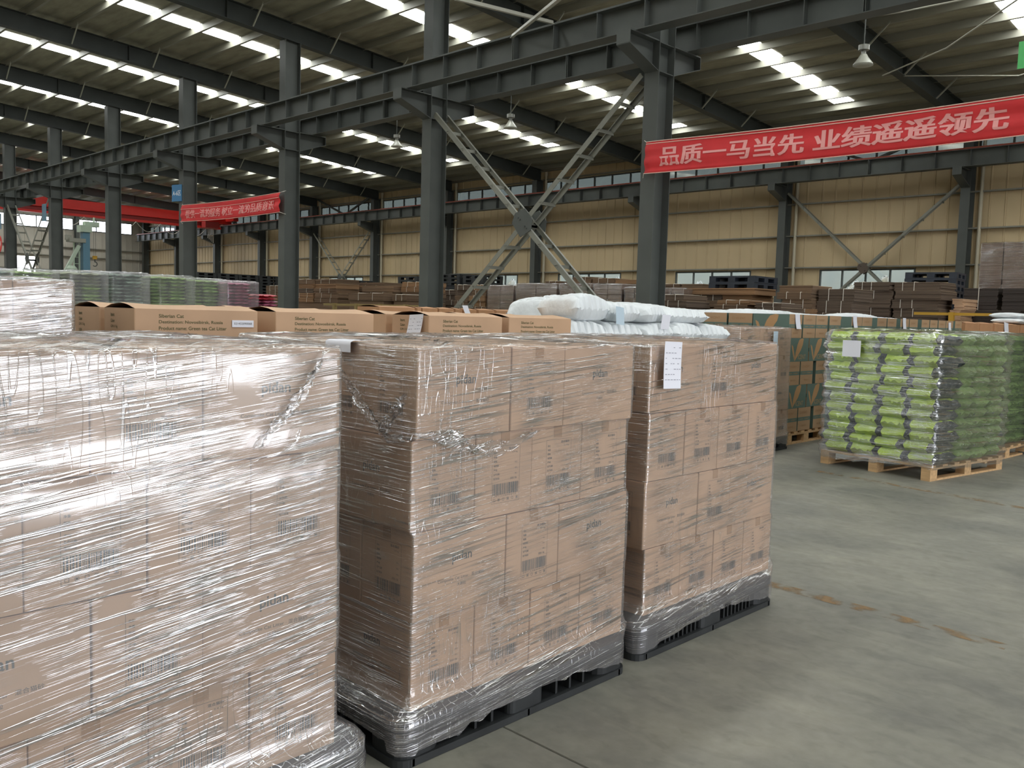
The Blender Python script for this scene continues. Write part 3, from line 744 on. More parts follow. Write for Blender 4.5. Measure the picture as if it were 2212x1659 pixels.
def pidan_stack(desc, x, y, left_side, rows_top, seed, z0=.165, nl=4, zs=1.0, nms=LAY, kinds='BABA', left_deep=2):
    """x = front (aisle) face, y = low-Y end; kinds from the top: A = ends out, B = side/end/side"""
    rn = random.Random(seed); g = 'cartons on the '+desc; ext = []
    for li in range(nl):
        kind = kinds[li]; z = z0+(nl-1-li)*(CH+.0025)*zs; dx, dy = rn.uniform(-.01, .008), rn.uniform(-.012, .012)
        xf, yl = x+dx, y+dy; ext.append((z, xf, yl))
        def pc(cx, cy, rot, lb): put_carton(cx+rn.uniform(-.003, .002), cy, z, rot+rn.uniform(-.006, .006), lb, g, zs)
        H = math.pi/2
        if kind == 'A':
            for k in range(4):
                pc(xf-CL/2, yl+.155+.31*k, 0, 'carton with barcode end out, %s, %s, %s' % (place(k, 4), nms[li], desc))
            if left_side or li == 0:
                for k in range(1, left_deep): pc(xf-CL/2-.466*k, yl+.155, 0, 'carton on left side, %s from the corner, %s, %s' % (ORD[k], nms[li], desc))
            if left_side:
                pc(xf-CL*2-.012-CW/2, yl+.235, H, 'carton at the back end of the left side, %s, %s' % (nms[li], desc))
        else:
            for k, (cy, rot, wd) in enumerate(((.2325, H, 'name side'), (.62, 0, 'barcode end'), (1.0075, H, 'name side'))):
                pc(xf-(CW if rot else CL)/2, yl+cy, rot, 'carton with %s out, %s, %s, %s' % (wd, ('left', 'middle', 'right')[k], nms[li], desc))
            if left_side or li == 0:
                for k in range(1, 4): pc(xf-CW/2-.311*k, yl+.2325, H, 'carton end on left side, %s from the corner, %s, %s' % (ORD[k], nms[li], desc))
            if li == 0 and rows_top:
                for k in range(1, 4): pc(xf-CW/2-.311*k, yl+1.0075, H, 'carton at right end, %s row back, %s, %s' % (ORD[k], nms[li], desc))
                pc(xf-CL*1.5-.006, yl+.62, 0, 'carton in the middle of the second row back, %s, %s' % (nms[li], desc))
    return ext
def wrap(label, levels, m, seed, nside=22, amp=.003, top_dome=.012, name='stretch_wrap', wavy=0.0, rot=0, loc=(0, 0, 0), group=None, bag=0.0):
    """closed skirt of film following outlines (z, x0, x1, y0, y1, r) from the lower hem up, and the film over the top"""
    rn = random.Random(seed); q = MB(); rings = []
    def outline(x0, x1, y0, y1, r):
        pts = []; cs = ((x1-r, y0+r, -90), (x1-r, y1-r, 0), (x0+r, y1-r, 90), (x0+r, y0+r, 180))
        for i, (cx, cy, a0) in enumerate(cs):
            for k in range(4): a = math.radians(a0+30*k); pts.append((cx+r*math.cos(a), cy+r*math.sin(a)))
            nx, ny, na = cs[(i+1) % 4]; a = math.radians(a0+90); p = (cx+r*math.cos(a), cy+r*math.sin(a)); a = math.radians(na); e = (nx+r*math.cos(a), ny+r*math.sin(a))
            ln = math.hypot(e[0]-p[0], e[1]-p[1]); ed_ = min(.2, .015/max(ln, .1))
            for k in [ed_]+[q_/nside for q_ in range(1, nside)]+[1-ed_]: pts.append((p[0]+(e[0]-p[0])*k, p[1]+(e[1]-p[1])*k))
        return pts
    lz = levels[-2]; tz = levels[-1][0]
    if tz-lz[0] > .04: levels = levels[:-1]+[(tz-.02,)+tuple(lz[1:]), levels[-1]]
    ph = [rn.uniform(0, 6.28) for _ in range(6)]
    for li, (z, x0, x1, y0, y1, r) in enumerate(levels):
        ring = []
        for i, (px_, py_) in enumerate(outline(x0, x1, y0, y1, r)):
            cx, cy = (x0+x1)/2, (y0+y1)/2; d = Vector((px_-cx, py_-cy, 0)); d.normalize()
            w_ = rn.uniform(-amp, amp)+(wavy*math.sin(i*.55+ph[0]+z*3)*math.sin(z*40+ph[1]+i*.2) if wavy else 0)
            zz = z+(rn.uniform(-.012, .012)+.03*math.sin(i*.22+ph[2]) if li == 0 else rn.uniform(-.002, .002))
            ring.append((px_+d.x*w_, py_+d.y*w_, zz))
        rings.append(ring)
    z, x0, x1, y0, y1, r = levels[-1]
    for k in (.12, 1, 2, 3, 4, 5, 6, 7, 8):
        s = 1-k/9.0; cx, cy = (x0+x1)/2, (y0+y1)/2
        rings.append([(cx+(a-cx)*s, cy+(b-cy)*s, z+top_dome*min(1, k/2)+rn.uniform(-amp*1.5, amp*1.5)+(rn.uniform(-bag, bag))) for a, b, _ in rings[len(levels)-1]])
    n = len(rings[0])
    for rg in rings: q.v += rg
    for i in range(len(rings)-1):
        for k in range(n): q.f.append((i*n+k, i*n+(k+1) % n, (i+1)*n+(k+1) % n, (i+1)*n+k)); q.m.append(0)
    q.f.append(tuple((len(rings)-1)*n+k for k in range(n))); q.m.append(0)
    o = q.build(name, m, None, loc, rot, smooth=True); return tag(o, label, 'stretch film', group)
def carton_wrap(label, ext, x_back, pal, zt, m, seed, hem=.072):
    """film over a carton stack on its pallet; pal = (x0, x1, y0, y1)"""
    lv = []; px0, px1, py0, py1 = pal; g = .007
    for z in (hem, hem+.03, .13, .166): lv.append((z, px0-.004, px1+.004, py0-.004, py1+.004, .07))
    e = list(reversed(ext))
    lv.append((.20, x_back+.01, e[0][1]+.03, e[0][2]-.035, max(e[0][2]+1.24+.02, py1-.03), .03))
    for i, (z, xf, yl) in enumerate(e):
        zn = e[i+1][0] if i+1 < len(e) else zt
        if i: lv.append((z+.012, x_back, xf+g, yl-g, yl+1.24+g, .012))
        else: lv.append((z+.075, x_back, xf+g, yl-g, yl+1.24+g, .012))
        for t_ in (.3, .6, .95): lv.append((z+.02+(zn-z-.02)*t_, x_back, xf+g, yl-g, yl+1.24+g, .012))
    z, xf, yl = e[-1]; lv.append((zt+.004, x_back+.004, xf+g-.006, yl-g+.006, yl+1.24+g-.006, .012))
    return wrap(label, lv, m, seed)
ZTOP = .165+4*(CH+.0025)
fin = {1: 4, 2: 4, 3: 9}
front = [('left front pallet', -2.36, .38, (-3.61, -2.30, .42, 1.73), True, 1), ('middle front pallet', -2.365, 1.93, (-3.61, -2.30, 1.845, 3.155), True, 2), ('right front pallet', -2.42, 3.40, (-3.65, -2.325, 3.265, 4.56), True, 3)]
for (dsc, x, yl, pal, ls, sd) in front:
    plastic_pallet('black plastic pallet under the %s of wrapped cartons' % dsc.replace(' pallet', ' stack'), *pal, fin[sd])
    ex = pidan_stack(dsc, x, yl, ls, True, sd)
    carton_wrap('clear stretch film wrapped round the cartons of the %s' % dsc, ex, x-1.25, pal, ZTOP, FILMB if sd == 1 else FILM, sd+10)
# the stack behind them and the one at the left edge, in the second row
plastic_pallet('black plastic pallet behind the right front stack, beside the leaf boxes', -6.5, -5.2, 9.06, 10.37, 4)
ex = pidan_stack('second row pallet', -5.235, 9.1, True, True, 8, zs=1.035)
ex = [(.165+(z-.165), a, b) for z, a, b in ex]
carton_wrap('clear stretch film round the second row pallet beside the leaf boxes', ex, -6.48, (-6.5, -5.2, 9.06, 10.37), .165+4*(CH+.0025)*1.035, FILM, 21)
plastic_pallet('black plastic pallet hidden under the far left wrapped stack', -6.5, -5.2, .5, 1.83, 4)
ex = pidan_stack('far left wrapped stack', -5.235, .57, False, True, 9, zs=.945, nl=5, nms=['top layer', 'second layer down', 'third layer down', 'fourth layer down', 'bottom layer'], kinds='ABABA')
carton_wrap('clear stretch film round the far left stack in the second row', ex, -6.48, (-6.5, -5.2, .5, 1.83), .165+5*(CH+.0025)*.945, FILMB, 22)

# loose film on the middle stack: a torn tail gathered at the corner and a hanging hem
def rag(label_part, parent, pts_a, pts_b, n, amp, seed, m):
    rn = random.Random(seed); q = MB(); vs = []; mm = 6
    for i in range(n+1):
        t_ = i/n; k = t_*(len(pts_a)-1); i0 = min(int(k), len(pts_a)-2); fr = k-i0
        a = Vector(pts_a[i0]).lerp(Vector(pts_a[i0+1]), fr); b = Vector(pts_b[i0]).lerp(Vector(pts_b[i0+1]), fr)
        for j_ in range(mm+1):
            p = a.lerp(b, j_/mm)+Vector((rn.uniform(-amp, amp), rn.uniform(-amp, amp), rn.uniform(-amp, amp))); vs.append(p)
    q.add(vs, [(i*(mm+1)+j_, (i+1)*(mm+1)+j_, (i+1)*(mm+1)+j_+1, i*(mm+1)+j_+1) for i in range(n) for j_ in range(mm)])
    return q.build(label_part, m, parent, smooth=True)
wrap2 = [o for o in COL.objects if o.get('label', '').endswith('cartons of the middle front pallet')][0]
Yf = 1.905; Xf = -2.345
def fy(px, py): return at(px, py, Y=Yf-.012)
def fx(px, py): return at(px, py, X=Xf+.012)
rag('torn_film_tail', wrap2, [fy(715, 760), fy(760, 830), fy(805, 890), fy(835, 935), fy(893, 945)], [fy(716, 775), fy(752, 845), fy(800, 915), fy(838, 955), fy(895, 952)], 26, .011, 5, FILMT)
rag('torn_film_tail', wrap2, [fy(872, 850), fy(845, 885), fy(820, 915)], [fy(880, 858), fy(856, 900), fy(838, 948)], 14, .013, 6, FILMT)
rag('loose_film_hem', wrap2, [fx(900, 936), fx(985, 925), fx(1020, 960), fx(1090, 950), fx(1150, 935)], [fx(903, 944), fx(1000, 975), fx(1040, 985), fx(1100, 980), fx(1170, 925)], 26, .008, 7, FILMT)
wrap1 = [o for o in COL.objects if o.get('label', '').endswith('cartons of the left front pallet')][0]
def f1(px, py): return at(px, py, X=-2.338)
rag('gathered_film_fold', wrap1, [f1(708, 755), f1(655, 830), f1(600, 900), f1(545, 965)], [f1(690, 790), f1(668, 840), f1(625, 905), f1(560, 975)], 24, .009, 8, FILMT)
rag('gathered_film_fold', wrap1, [f1(652, 925), f1(645, 955), f1(620, 975)], [f1(643, 930), f1(637, 952), f1(612, 970)], 10, .002, 9, FILMT)

# ---- paper slips
def paper(label, o, u, v, w, h, curl=0.0, m=PAPER, lines=7, nrm=None, bend=0.0):
    """sheet with its top edge centre at o, u along the top, v downwards; curl lifts the lower end; bend lays the first part over the edge"""
    u, v = Vector(u).normalized(), Vector(v).normalized(); nn = Vector(nrm).normalized() if nrm else v.cross(u)
    t = thing('paper_slip', label, 'paper', o); n = 10
    def pt(a, b, lift=0.0):
        s = b*h; off = curl*(b**2)
        if bend and s < bend: return u*(a*w)-nn*(bend-s)+Vector((0, 0, .004+lift))
        return u*(a*w)+v*(s-bend)+nn*(off+.003+lift)
    q = MB(); vs = [pt(a, k/n) for k in range(n+1) for a in (-.5, -.17, .17, .5)]
    q.add(vs, [(k*4+i, k*4+i+1, k*4+i+5, k*4+i+4) for k in range(n) for i in range(3)]); q.build('sheet', m, t, smooth=True)
    q = MB(); rn = random.Random(hash(label) % 999 if False else len(label))
    for k in range(lines):
        b = .12+.8*k/lines; x = -.42
        while x < .4:
            l = rn.uniform(.05, .16)
            if rn.random() < .65: q.add([pt(x, b, .001), pt(min(x+l, .45), b, .001), pt(min(x+l, .45), b+.013, .001), pt(x, b+.013, .001)], [(0, 1, 2, 3)])
            x += l+.05
    if lines: q.build('print', mat('paper_ink', (140, 140, 152), .8), t)
    return t
DN = (0, 0, -1)
pp = at(838, 731, Z=ZTOP+.008)
paper('white paper slip folded over the top left edge of the middle front pallet', (-2.80, 1.915, ZTOP+.004), (1, 0, 0), DN, .165, .125, -.0, lines=3, nrm=(0, -1, 0), bend=.085)
p = at(1453, 738, X=-2.40)
paper('printed paper slip stuck on the right front pallet film', (-2.395, p.y, p.z), (0, 1, -.03), (0, -.06, -1), .145, .225, .01, nrm=(1, 0, 0))
p = at(1676, 714, X=-5.2)
paper('bluish paper slip on the film of the second row pallet', (-5.20, p.y, p.z-.01), (0, 1, 0), DN, .11, .16, 0, PAPERB, 4, nrm=(1, 0, 0))

# ---- long cartons of the second row (text sides to the aisle)
SX, SY, SH = .46, .80, .475
def make_long_carton(m, text=True):
    t = thing('long_carton', 'carton', 'carton'); q = MB()
    q.ext(rrect(-SX/2, SX/2, -SY/2, SY/2, .008, 2), 'Z', .001, SH-.012); q.build('box_body', m, t)
    for s in (-1, 1):
        q = MB(); vs = []
        for i in range(9):
            yy = -SY/2+.004+(SY-.008)*i/8; bow = .02*max(0, 1-abs(i-0)/2.2)+.012*max(0, 1-abs(i-8)/2.2)
            vs += [(s*(SX/2-.002), yy, SH-.012), (s*.12, yy, SH-.001+bow*.6), (s*.006, yy, SH+.012+bow*(.6 if s > 0 else .3))]
        q.add(vs, [(3*i+k, 3*i+3+k, 3*i+4+k, 3*i+1+k) if s < 0 else (3*i+k, 3*i+1+k, 3*i+4+k, 3*i+3+k) for i in range(8) for k in range(2)]); q.build('flap', m, t)
    q = MB(); q.box(-SX/2+.01, SX/2-.01, -SY/2+.006, SY/2-.006, SH-.0125, SH-.0115); q.build('shaded_inner_flap', CARDI, t)  # dark sheet: shade inside the flap opening is put into its colour
    if text:
        q = MB(); o = Vector((SX/2+.0012, -.255, 0)); u = Vector((0, 1, 0)); v = Vector((0, 0, 1))
        for k, (s, w_) in enumerate((('Siberian Cat', .155), ('Destination: Novosibirsk, Russia', .41), ('Product name: Green tea Cat Litter', .435), ('Specification: 3mm', .24))):
            q.text(s, o+v*(SH-.064-.037*k), u, v, width=w_, height=.022, off=.016)
        o = Vector((.11-SX/2, -SY/2-.0012, 0)); u = Vector((1, 0, 0))
        for k, (s, w_) in enumerate((('Item:', .06), ('Color:', .06), ('G.W: 11 kg', .1), ('N.W:', .05))):
            q.text(s, o+v*(SH-.064-.037*k), u, v, width=w_, height=.022, off=.016)
        q.build('printed_text', INKG, t)
    return t
def base_load(label, cat, x0, x1, y0, y1, z0, z1, m, name='stacked_load'):
    q = MB(); n = max(1, round((z1-z0)/.16))
    for k in range(n):
        a, b = z0+(z1-z0)*k/n, z0+(z1-z0)*(k+1)/n; j1, j2 = R.uniform(0, .012), R.uniform(0, .012)
        q.ext(rrect(x0+j1, x1-j2, y0+j2, y1-j1, .02, 2), 'Z', a, b-.004)
    return tag(q.build(name, m), label, cat)
LC = [make_long_carton(CARD), make_long_carton(CARDO, False)]
lc_used = [False, False]
def put_long(k, x, y, z, label, group, rz=0.0, sc=None):
    if not lc_used[k]: o = LC[k]; lc_used[k] = True; o.location = (x, y, z); o.rotation_euler.z = rz; o['label'] = label; o['group'] = group
    else: o = dup(LC[k], (x, y, z), rz, label, group)
    o.scale = sc or (1, 1, 1)
    return o
def wood_pallet(label, lx, ly, h, loc, rz, group='wooden pallets', nb=7):
    t = thing('wooden_pallet', label, 'pallet', loc, rz, group); bt = .022
    for k in range(nb):
        yy = .05+(ly-.1)*k/(nb-1); q = MB(); q.box(0, lx, yy-.05, yy+.05, h-bt, h); q.build('deck_board', WOOD, t)
    for k in range(3):
        xx = .05+(lx-.1)*k/2; q = MB(); q.box(xx-.05, xx+.05, 0, ly, h-2*bt, h-bt-.0005); q.build('stringer_board', WOOD, t)
        q = MB(); q.box(xx-.05, xx+.05, 0, ly, 0, bt-.002); q.build('bottom_board', WOOD, t)
        for s in range(3):
            yy = .07+(ly-.14)*s/2; q = MB(); q.box(xx-.05, xx+.05, yy-.07, yy+.07, bt-.002, h-2*bt-.0005); q.build('block', WOOD, t)
    return t
sib = [(2.13, 'leftmost'), (3.06, 'second from left'), (4.38, 'third from left'), (5.26, 'rightmost')]
for i, (y0, pl) in enumerate(sib):
    wood_pallet('wooden pallet under the %s stack of long cartons' % pl, 1.1, .84, .15, (-6.3, y0-.02, 0), 0, nb=6)
    for l in range(3):
        z = .153+l*(SH+.003); g = 'long cartons in the second row'
        wh = ('bottom', 'middle', 'top')[l]
        put_long(0, -5.2-SX/2, y0+SY/2, z, 'lettered long carton facing the aisle, %s of the %s long carton stack' % (wh, pl), g)
        put_long(0, -5.2-SX*1.5-.1, y0+SY/2+.01, z, 'long carton set back behind the %s one of the %s long carton stack' % (wh, pl), g)
q = MB(); q.box(0, .003, -.075, .075, -.022, .022)
t = thing('sticker', 'small white number sticker on the leftmost long carton', 'sticker', (-5.196, 2.82, 1.49)); q.build('sheet', PAPER, t)
q = MB(); q.text('321432090068', (.0038, -.062, -.006), (0, 1, 0), (0, 0, 1), width=.124, height=.014); q.build('number', INK, t)
paper('long white paper slip hanging on the third long carton stack', (-5.33, 4.366, 1.578), (1, 0, .05), (-.12, 0, -1), .17, .27, .05, nrm=(0, -1, 0), lines=8)
# orange cartons one row further back
for k, (px0, px1, py, kk) in enumerate(((820, 900, 657, 0), (903, 914, 656, 1), (914, 949, 657, 0), (950, 984, 660, 0), (986, 1002, 661, 1), (1003, 1033, 662, 0), (1036, 1071, 662, 0), (1074, 1134, 661, 1))):
    a, b = at(px0, py, X=-8.8), at(px1, py, X=-8.8); wd = b.y-a.y-.02
    put_long(1 if kk else 1, -8.8-.25, (a.y+b.y)/2, 1.655-SH*.7, 'carton %s in the low row behind the long cartons, left of white sacks' % ('leftmost' if k == 0 else 'rightmost' if k == 7 else ORD[k]+' from left'), 'cartons in the row behind the long cartons', 0, (1, wd/SY, .7))
a, b = at(820, 657, X=-8.8), at(1134, 661, X=-8.8)
base_load('cartons stacked low behind the long cartons, under the orange ones', 'cartons', -9.3, -8.8, a.y, b.y, 0, 1.655-SH*.7-.003, CARDO)
pz = at(1005, 672, X=-8.78)
paper('tiny white paper slip on the orange carton row', (-8.79, pz.y, 1.7), (0, 1, 0), (0, .4, -1), .1, .14, .02, lines=0, nrm=(1, 0, 0))

# ---- leaf boxes (green and brown), rows facing the aisle
VL, VW, VH = .515, .355, .306
def leaf_pts(o, u, v, s, sc):
    """two leaf blades forming a V"""
    big = [(0, 0), (.02, .12), (.06, .22), (.11, .29), (.19, .31), (.235, .3), (.215, .22), (.16, .14), (.08, .07)]
    small = [(-.005, .0), (-.06, .1), (-.095, .18), (-.105, .225), (-.06, .2), (-.03, .13), (.0, .06)]
    return [[Vector(o)+Vector(u)*(a*sc)+Vector(v)*(b*sc) for a, b in pl] for pl in (big, small)]
def make_leaf_box():
    t = thing('leaf_box', 'box', 'box'); a, b, h = VL/2, VW/2, VH; q = MB()
    v = [(-a,-b,0),(a,-b,0),(a,b,0),(-a,b,0),(-a,-b,h),(a,-b,h),(a,b,h),(-a,b,h)]
    q.add(v, [(0,3,2,1),(1,2,6,5),(3,0,4,7)], 0); q.add(v, [(4,5,6,7),(0,1,5,4),(2,3,7,6)], 1); q.build('box_body', [mat('leaf_box_board', (174, 142, 108), .75, noise=(3, .06), vary=.05), VGRN], t)
    for s in (-1, 1):
        u = Vector((0, s, 0)); vv = Vector((0, 0, 1)); o = Vector((s*(a+.001), 0, 0))
        q = MB(); q.quad(o-u*b+vv*(h*.42), o+u*b+vv*(h*.42), o+u*b+vv*(h*.58), o-u*b+vv*(h*.58)); q.build('green_band', VGRN, t)
        q = MB(); q.text('VICENT', o+vv*(h*.78), u, vv, width=.15, height=.028, align='C'); frame(q, o-u*.12+vv*(h*.78-.014), u, vv, .03, .03, .003)
        q.text('猫砂系列', o+vv*(h*.2), u, vv, width=.13, height=.022, align='C'); q.build('printed_text', VINK, t)
        q = MB(); q.text('WWW · 天然猫砂', o+u*.0+vv*(h*.5)+Vector((s*.0008, 0, 0)), u, vv, width=.26, height=.018, align='C'); q.build('band_text', LEAF, t)
        u = Vector((-s, 0, 0)); o = Vector((0, s*(b+.001), 0))
        q = MB()
        for pl in leaf_pts(o-u*.12+vv*.004, u, vv, s, .97): q.add(pl, [tuple(range(len(pl)))])
        q.build('leaf_logo', LEAF, t)
        q = MB(); q.text('ICENT', o-u*.03+vv*.028, u, vv, width=.215, height=.062, off=.012); q.build('printed_name', mat('dark_green_print', (166, 142, 104), .7), t)
    return t
LB = make_leaf_box(); lb_used = []
def put_leaf(x, y, z, rz, label, g='green and brown leaf boxes'):
    if not lb_used: lb_used.append(1); LB.location = (x, y, z); LB.rotation_euler.z = rz; LB['label'] = label; LB['group'] = g; return LB
    return dup(LB, (x, y, z), rz, label, g)
VX = -5.37; H = math.pi/2; zb = .165
wood_pallet('wooden pallet under the nearest stack of leaf boxes', 1.25, 1.1, .16, (VX-1.24, 10.62, 0), 0, nb=6)
vl = ['bottom layer', 'second layer up', 'third layer up', 'fourth layer up', 'top layer']
for l in range(5):
    z = zb+l*(VH+.002)
    if l % 2 == 0:
        for k, yy in enumerate((10.72, 11.10, 11.545) if l < 4 else (10.72, 11.15, 11.56)):
            put_leaf(VX-VL/2-(.02*k if l == 4 else 0), yy, z, 0, 'leaf box with banded end out, %s, %s, nearest leaf box stack' % (place(k, 3), vl[l]))
        for k in range(2):
            put_leaf(VX-VL-.19-.385*k, 10.545+VL/2, z, H, 'leaf box with end turned left, %s back, %s, nearest leaf stack' % (ORD[k+1], vl[l]))
    else:
        for k, yy in enumerate((10.86, 11.40)):
            put_leaf(VX-VW/2, yy, z, H, 'leaf box showing green leaf side, %s, %s, nearest leaf box stack' % (('left', 'right')[k], vl[l]))
        put_leaf(VX-VW-VL/2-.01, 10.78, z, 0, 'leaf box behind the corner, %s, nearest leaf box stack' % vl[l])
# further stacks of the row: the top two layers show above the bag pallets
tops = [[11.95], [12.6, 12.965], [13.51, 13.9], [14.42, 14.80], [15.33, 15.72], [16.12, 16.50], [17.05]]
for i, ys in enumerate(tops):
    a, b = ys[0]-.19, ys[-1]+.19
    base_load('leaf box stack base, %s beyond the nearest stack' % ORD[i], 'boxes', VX-.9, VX-.01, a, b, .0, zb+3*(VH+.002)-.004, VGRN)
    for l in (3, 4):
        for k, yy in enumerate(ys):
            put_leaf(VX-VL/2-(.0 if len(ys) > 1 else .03), yy, zb+l*(VH+.002), 0, 'leaf box end, %s of %s stack past the nearest, %s' % (('left', 'right')[k] if len(ys) > 1 else 'single', ORD[i], vl[l]))
for k, (px, py, rot) in enumerate(((1722, 679, .1), (1846, 682, .08), (1953, 687, 0), (2051, 697, 0))):
    p = at(px, py, X=VX)
    paper(['tilted white paper slip on the nearest leaf box', 'white paper slip with curled corner on a leaf box above the green bags', 'white paper slip on the leaf boxes, third from left', 'white paper slip on the leaf boxes nearest the brown cartons'][k],
          (VX+.004, p.y, p.z), (0, 1, 0), (0, rot, -1), .13, .19, .02, lines=0, nrm=(1, 0, 0))
# brown cartons ending the row
for k, (yy, xx) in enumerate(((17.75, VX), (18.58, VX), (19.5, VX), (20.4, VX), (21.25, VX))):
    put_long(1, xx-SX/2, yy, 1.69-SH, 'plain brown carton %s ending the leaf box row at right' % ('leftmost', 'second', 'third', 'fourth', 'fifth')[k], 'brown cartons at the right end of the row')
base_load('cartons under the brown ones ending the leaf box row', 'cartons', VX-.5, VX-.005, 17.35, 21.64, 0, 1.69-SH-.003, CARDO)
p = at(2173, 697, X=VX)
paper('white paper slip on the brown cartons at the right edge', (VX+.004, p.y, p.z), (0, 1, -.1), (0, .15, -1), .3, .3, .03, lines=0, nrm=(1, 0, 0))

# ---- bags
def pillow(lx, ly, h, seed, crinkle=.01, nx=12, ny=10, pw=.55):
    rn = random.Random(seed); q = MB(); top = []; bot = []
    for i in range(nx+1):
        for j_ in range(ny+1):
            u, v = -1+2*i/nx, -1+2*j_/ny
            e = (max(0, 1-abs(u)**5)*max(0, 1-abs(v)**5))**pw
            cx = 1-.06*(1-abs(v)**2)*0-(.05 if abs(u) > .99 and abs(v) < .6 else 0)
            x, y = u*lx/2*cx, v*ly/2*(1-(.04 if abs(v) > .99 and abs(u) < .6 else 0))
            e2 = e*h/2; edge = i in (0, nx) or j_ in (0, ny)
            dz = rn.uniform(-crinkle, crinkle)
            top.append((x+rn.uniform(-crinkle, crinkle)*.6, y+rn.uniform(-crinkle, crinkle)*.6, h/2+e2+(dz if not edge else dz*1.5)))
            bot.append((top[-1][0], top[-1][1], top[-1][2] if edge else h/2-e2+rn.uniform(-crinkle, crinkle)*.3))
    q.v = top+bot; n = (nx+1)*(ny+1)
    for i in range(nx):
        for j_ in range(ny):
            a = i*(ny+1)+j_; f_ = (a, a+ny+1, a+ny+2, a+1); q.f.append(f_); q.m.append(0); q.f.append(tuple(reversed([k+n for k in f_]))); q.m.append(0)
    return q
def bag_mat(name, c1, c2, band, vary=.15):
    """printed bag: lime body, dark ends (by the bag's own length), slight tint change from bag to bag"""
    m = bpy.data.materials.new(name); m.use_nodes = True; nt = m.node_tree; L = nt.links.new; N = nt.nodes.new
    b = nt.nodes['Principled BSDF']; b.inputs['Roughness'].default_value = .35
    tc = N('ShaderNodeTexCoord'); sp = N('ShaderNodeSeparateXYZ'); L(tc.outputs['Object'], sp.inputs[0])
    ab = N('ShaderNodeMath'); ab.operation = 'ABSOLUTE'; L(sp.outputs[0], ab.inputs[0])
    nz = N('ShaderNodeTexNoise'); nz.inputs['Scale'].default_value = 5; oi = N('ShaderNodeObjectInfo')
    va = N('ShaderNodeVectorMath'); L(tc.outputs['Object'], va.inputs[0]); L(oi.outputs['Random'], va.inputs[1]); L(va.outputs[0], nz.inputs['Vector'])
    ad = N('ShaderNodeMath'); ad.operation = 'MULTIPLY_ADD'; ad.inputs[1].default_value = .03; L(nz.outputs['Fac'], ad.inputs[0]); L(ab.outputs[0], ad.inputs[2])
    gt = N('ShaderNodeMath'); gt.operation = 'GREATER_THAN'; gt.inputs[1].default_value = band; L(ad.outputs[0], gt.inputs[0])
    hs = N('ShaderNodeHueSaturation'); hs.inputs['Color'].default_value = srgb(*c1)
    mr = N('ShaderNodeMapRange'); mr.inputs[3].default_value = 1-vary; mr.inputs[4].default_value = 1+vary; L(oi.outputs['Random'], mr.inputs[0]); L(mr.outputs[0], hs.inputs['Value'])
    x = N('ShaderNodeMix'); x.data_type = 'RGBA'; L(gt.outputs[0], x.inputs[0]); L(hs.outputs[0], x.inputs[6]); x.inputs[7].default_value = srgb(*c2)
    L(x.outputs[2], b.inputs['Base Color'])
    bp = N('ShaderNodeBump'); bp.inputs['Strength'].default_value = .5; bp.inputs['Distance'].default_value = .01
    n2 = N('ShaderNodeTexNoise'); n2.inputs['Scale'].default_value = 22; L(tc.outputs['Object'], n2.inputs['Vector']); L(n2.outputs['Fac'], bp.inputs['Height']); L(bp.outputs[0], b.inputs['Normal'])
    return m
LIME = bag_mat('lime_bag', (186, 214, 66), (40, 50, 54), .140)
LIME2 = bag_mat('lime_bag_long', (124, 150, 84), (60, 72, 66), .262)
BG = [pillow(.328, .49, .116, 20+i, .014, pw=.17).build('litter_bag', LIME, smooth=True) for i in range(3)]
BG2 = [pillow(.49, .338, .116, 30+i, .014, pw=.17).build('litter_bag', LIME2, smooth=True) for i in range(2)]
bmesh_n = [o.data for o in BG]; bmesh_l = [o.data for o in BG2]
for o in BG+BG2: bpy.data.objects.remove(o)
def bag_pallet(desc, org, rz, lx, ly, nl, lh, h0, front_only, gname, right_cols=3):
    u = Vector((math.cos(rz), math.sin(rz), 0)); v = Vector((-math.sin(rz), math.cos(rz), 0)); o = Vector(org); rn = random.Random(int(org[0]*100)); st = lx/4
    for l in range(nl):
        z = h0+l*lh; nm_ = ORD[l]+' layer up' if l < nl-1 else 'top layer'
        off = rn.uniform(-.04, .04)
        for k in range(4):
            if front_only and k < 4-front_only: continue
            if not right_cols and k > 1: continue
            p = o+u*(st*(k+.5)+off)+v*(.25+rn.uniform(-.025, .0)); b = obj('litter_bag', rn.choice(bmesh_n), None, (p.x, p.y, z), rz+rn.uniform(-.05, .05))
            tag(b, 'lime green bag facing front, %s, %s, %s' % (place(k, 4), nm_, desc), 'bag', gname)
        for k in range(right_cols):
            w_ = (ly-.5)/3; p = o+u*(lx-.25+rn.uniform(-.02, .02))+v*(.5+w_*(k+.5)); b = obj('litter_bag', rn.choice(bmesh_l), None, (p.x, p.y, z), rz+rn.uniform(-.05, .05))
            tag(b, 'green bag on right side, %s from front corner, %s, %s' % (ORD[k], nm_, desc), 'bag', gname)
        if l == nl-1 and right_cols:
            for k in range(2):
                p = o+u*(.36+.36*k)+v*(ly-.55); b = obj('litter_bag', bmesh_n[0], None, (p.x, p.y, z), rz+.1)
                tag(b, 'lime green bag lying at the back, %s, top layer, %s' % (('left', 'right')[k], desc), 'bag', gname)
GR = math.atan2(-.203, 1.272)
wood_pallet('wooden pallet under the nearest wrapped stack of lime green bags', 1.29, 1.57, .16, (-4.434, 9.635, 0), GR, nb=7)
bag_pallet('nearest green stack', (-4.434, 9.635, 0), GR, 1.29, 1.55, 12, .112, .165, 0, 'lime bags of the nearest stack')
lv = [(.10, -.02, 1.31, -.02, 1.59, .03), (.17, -.03, 1.32, -.03, 1.59, .04)]
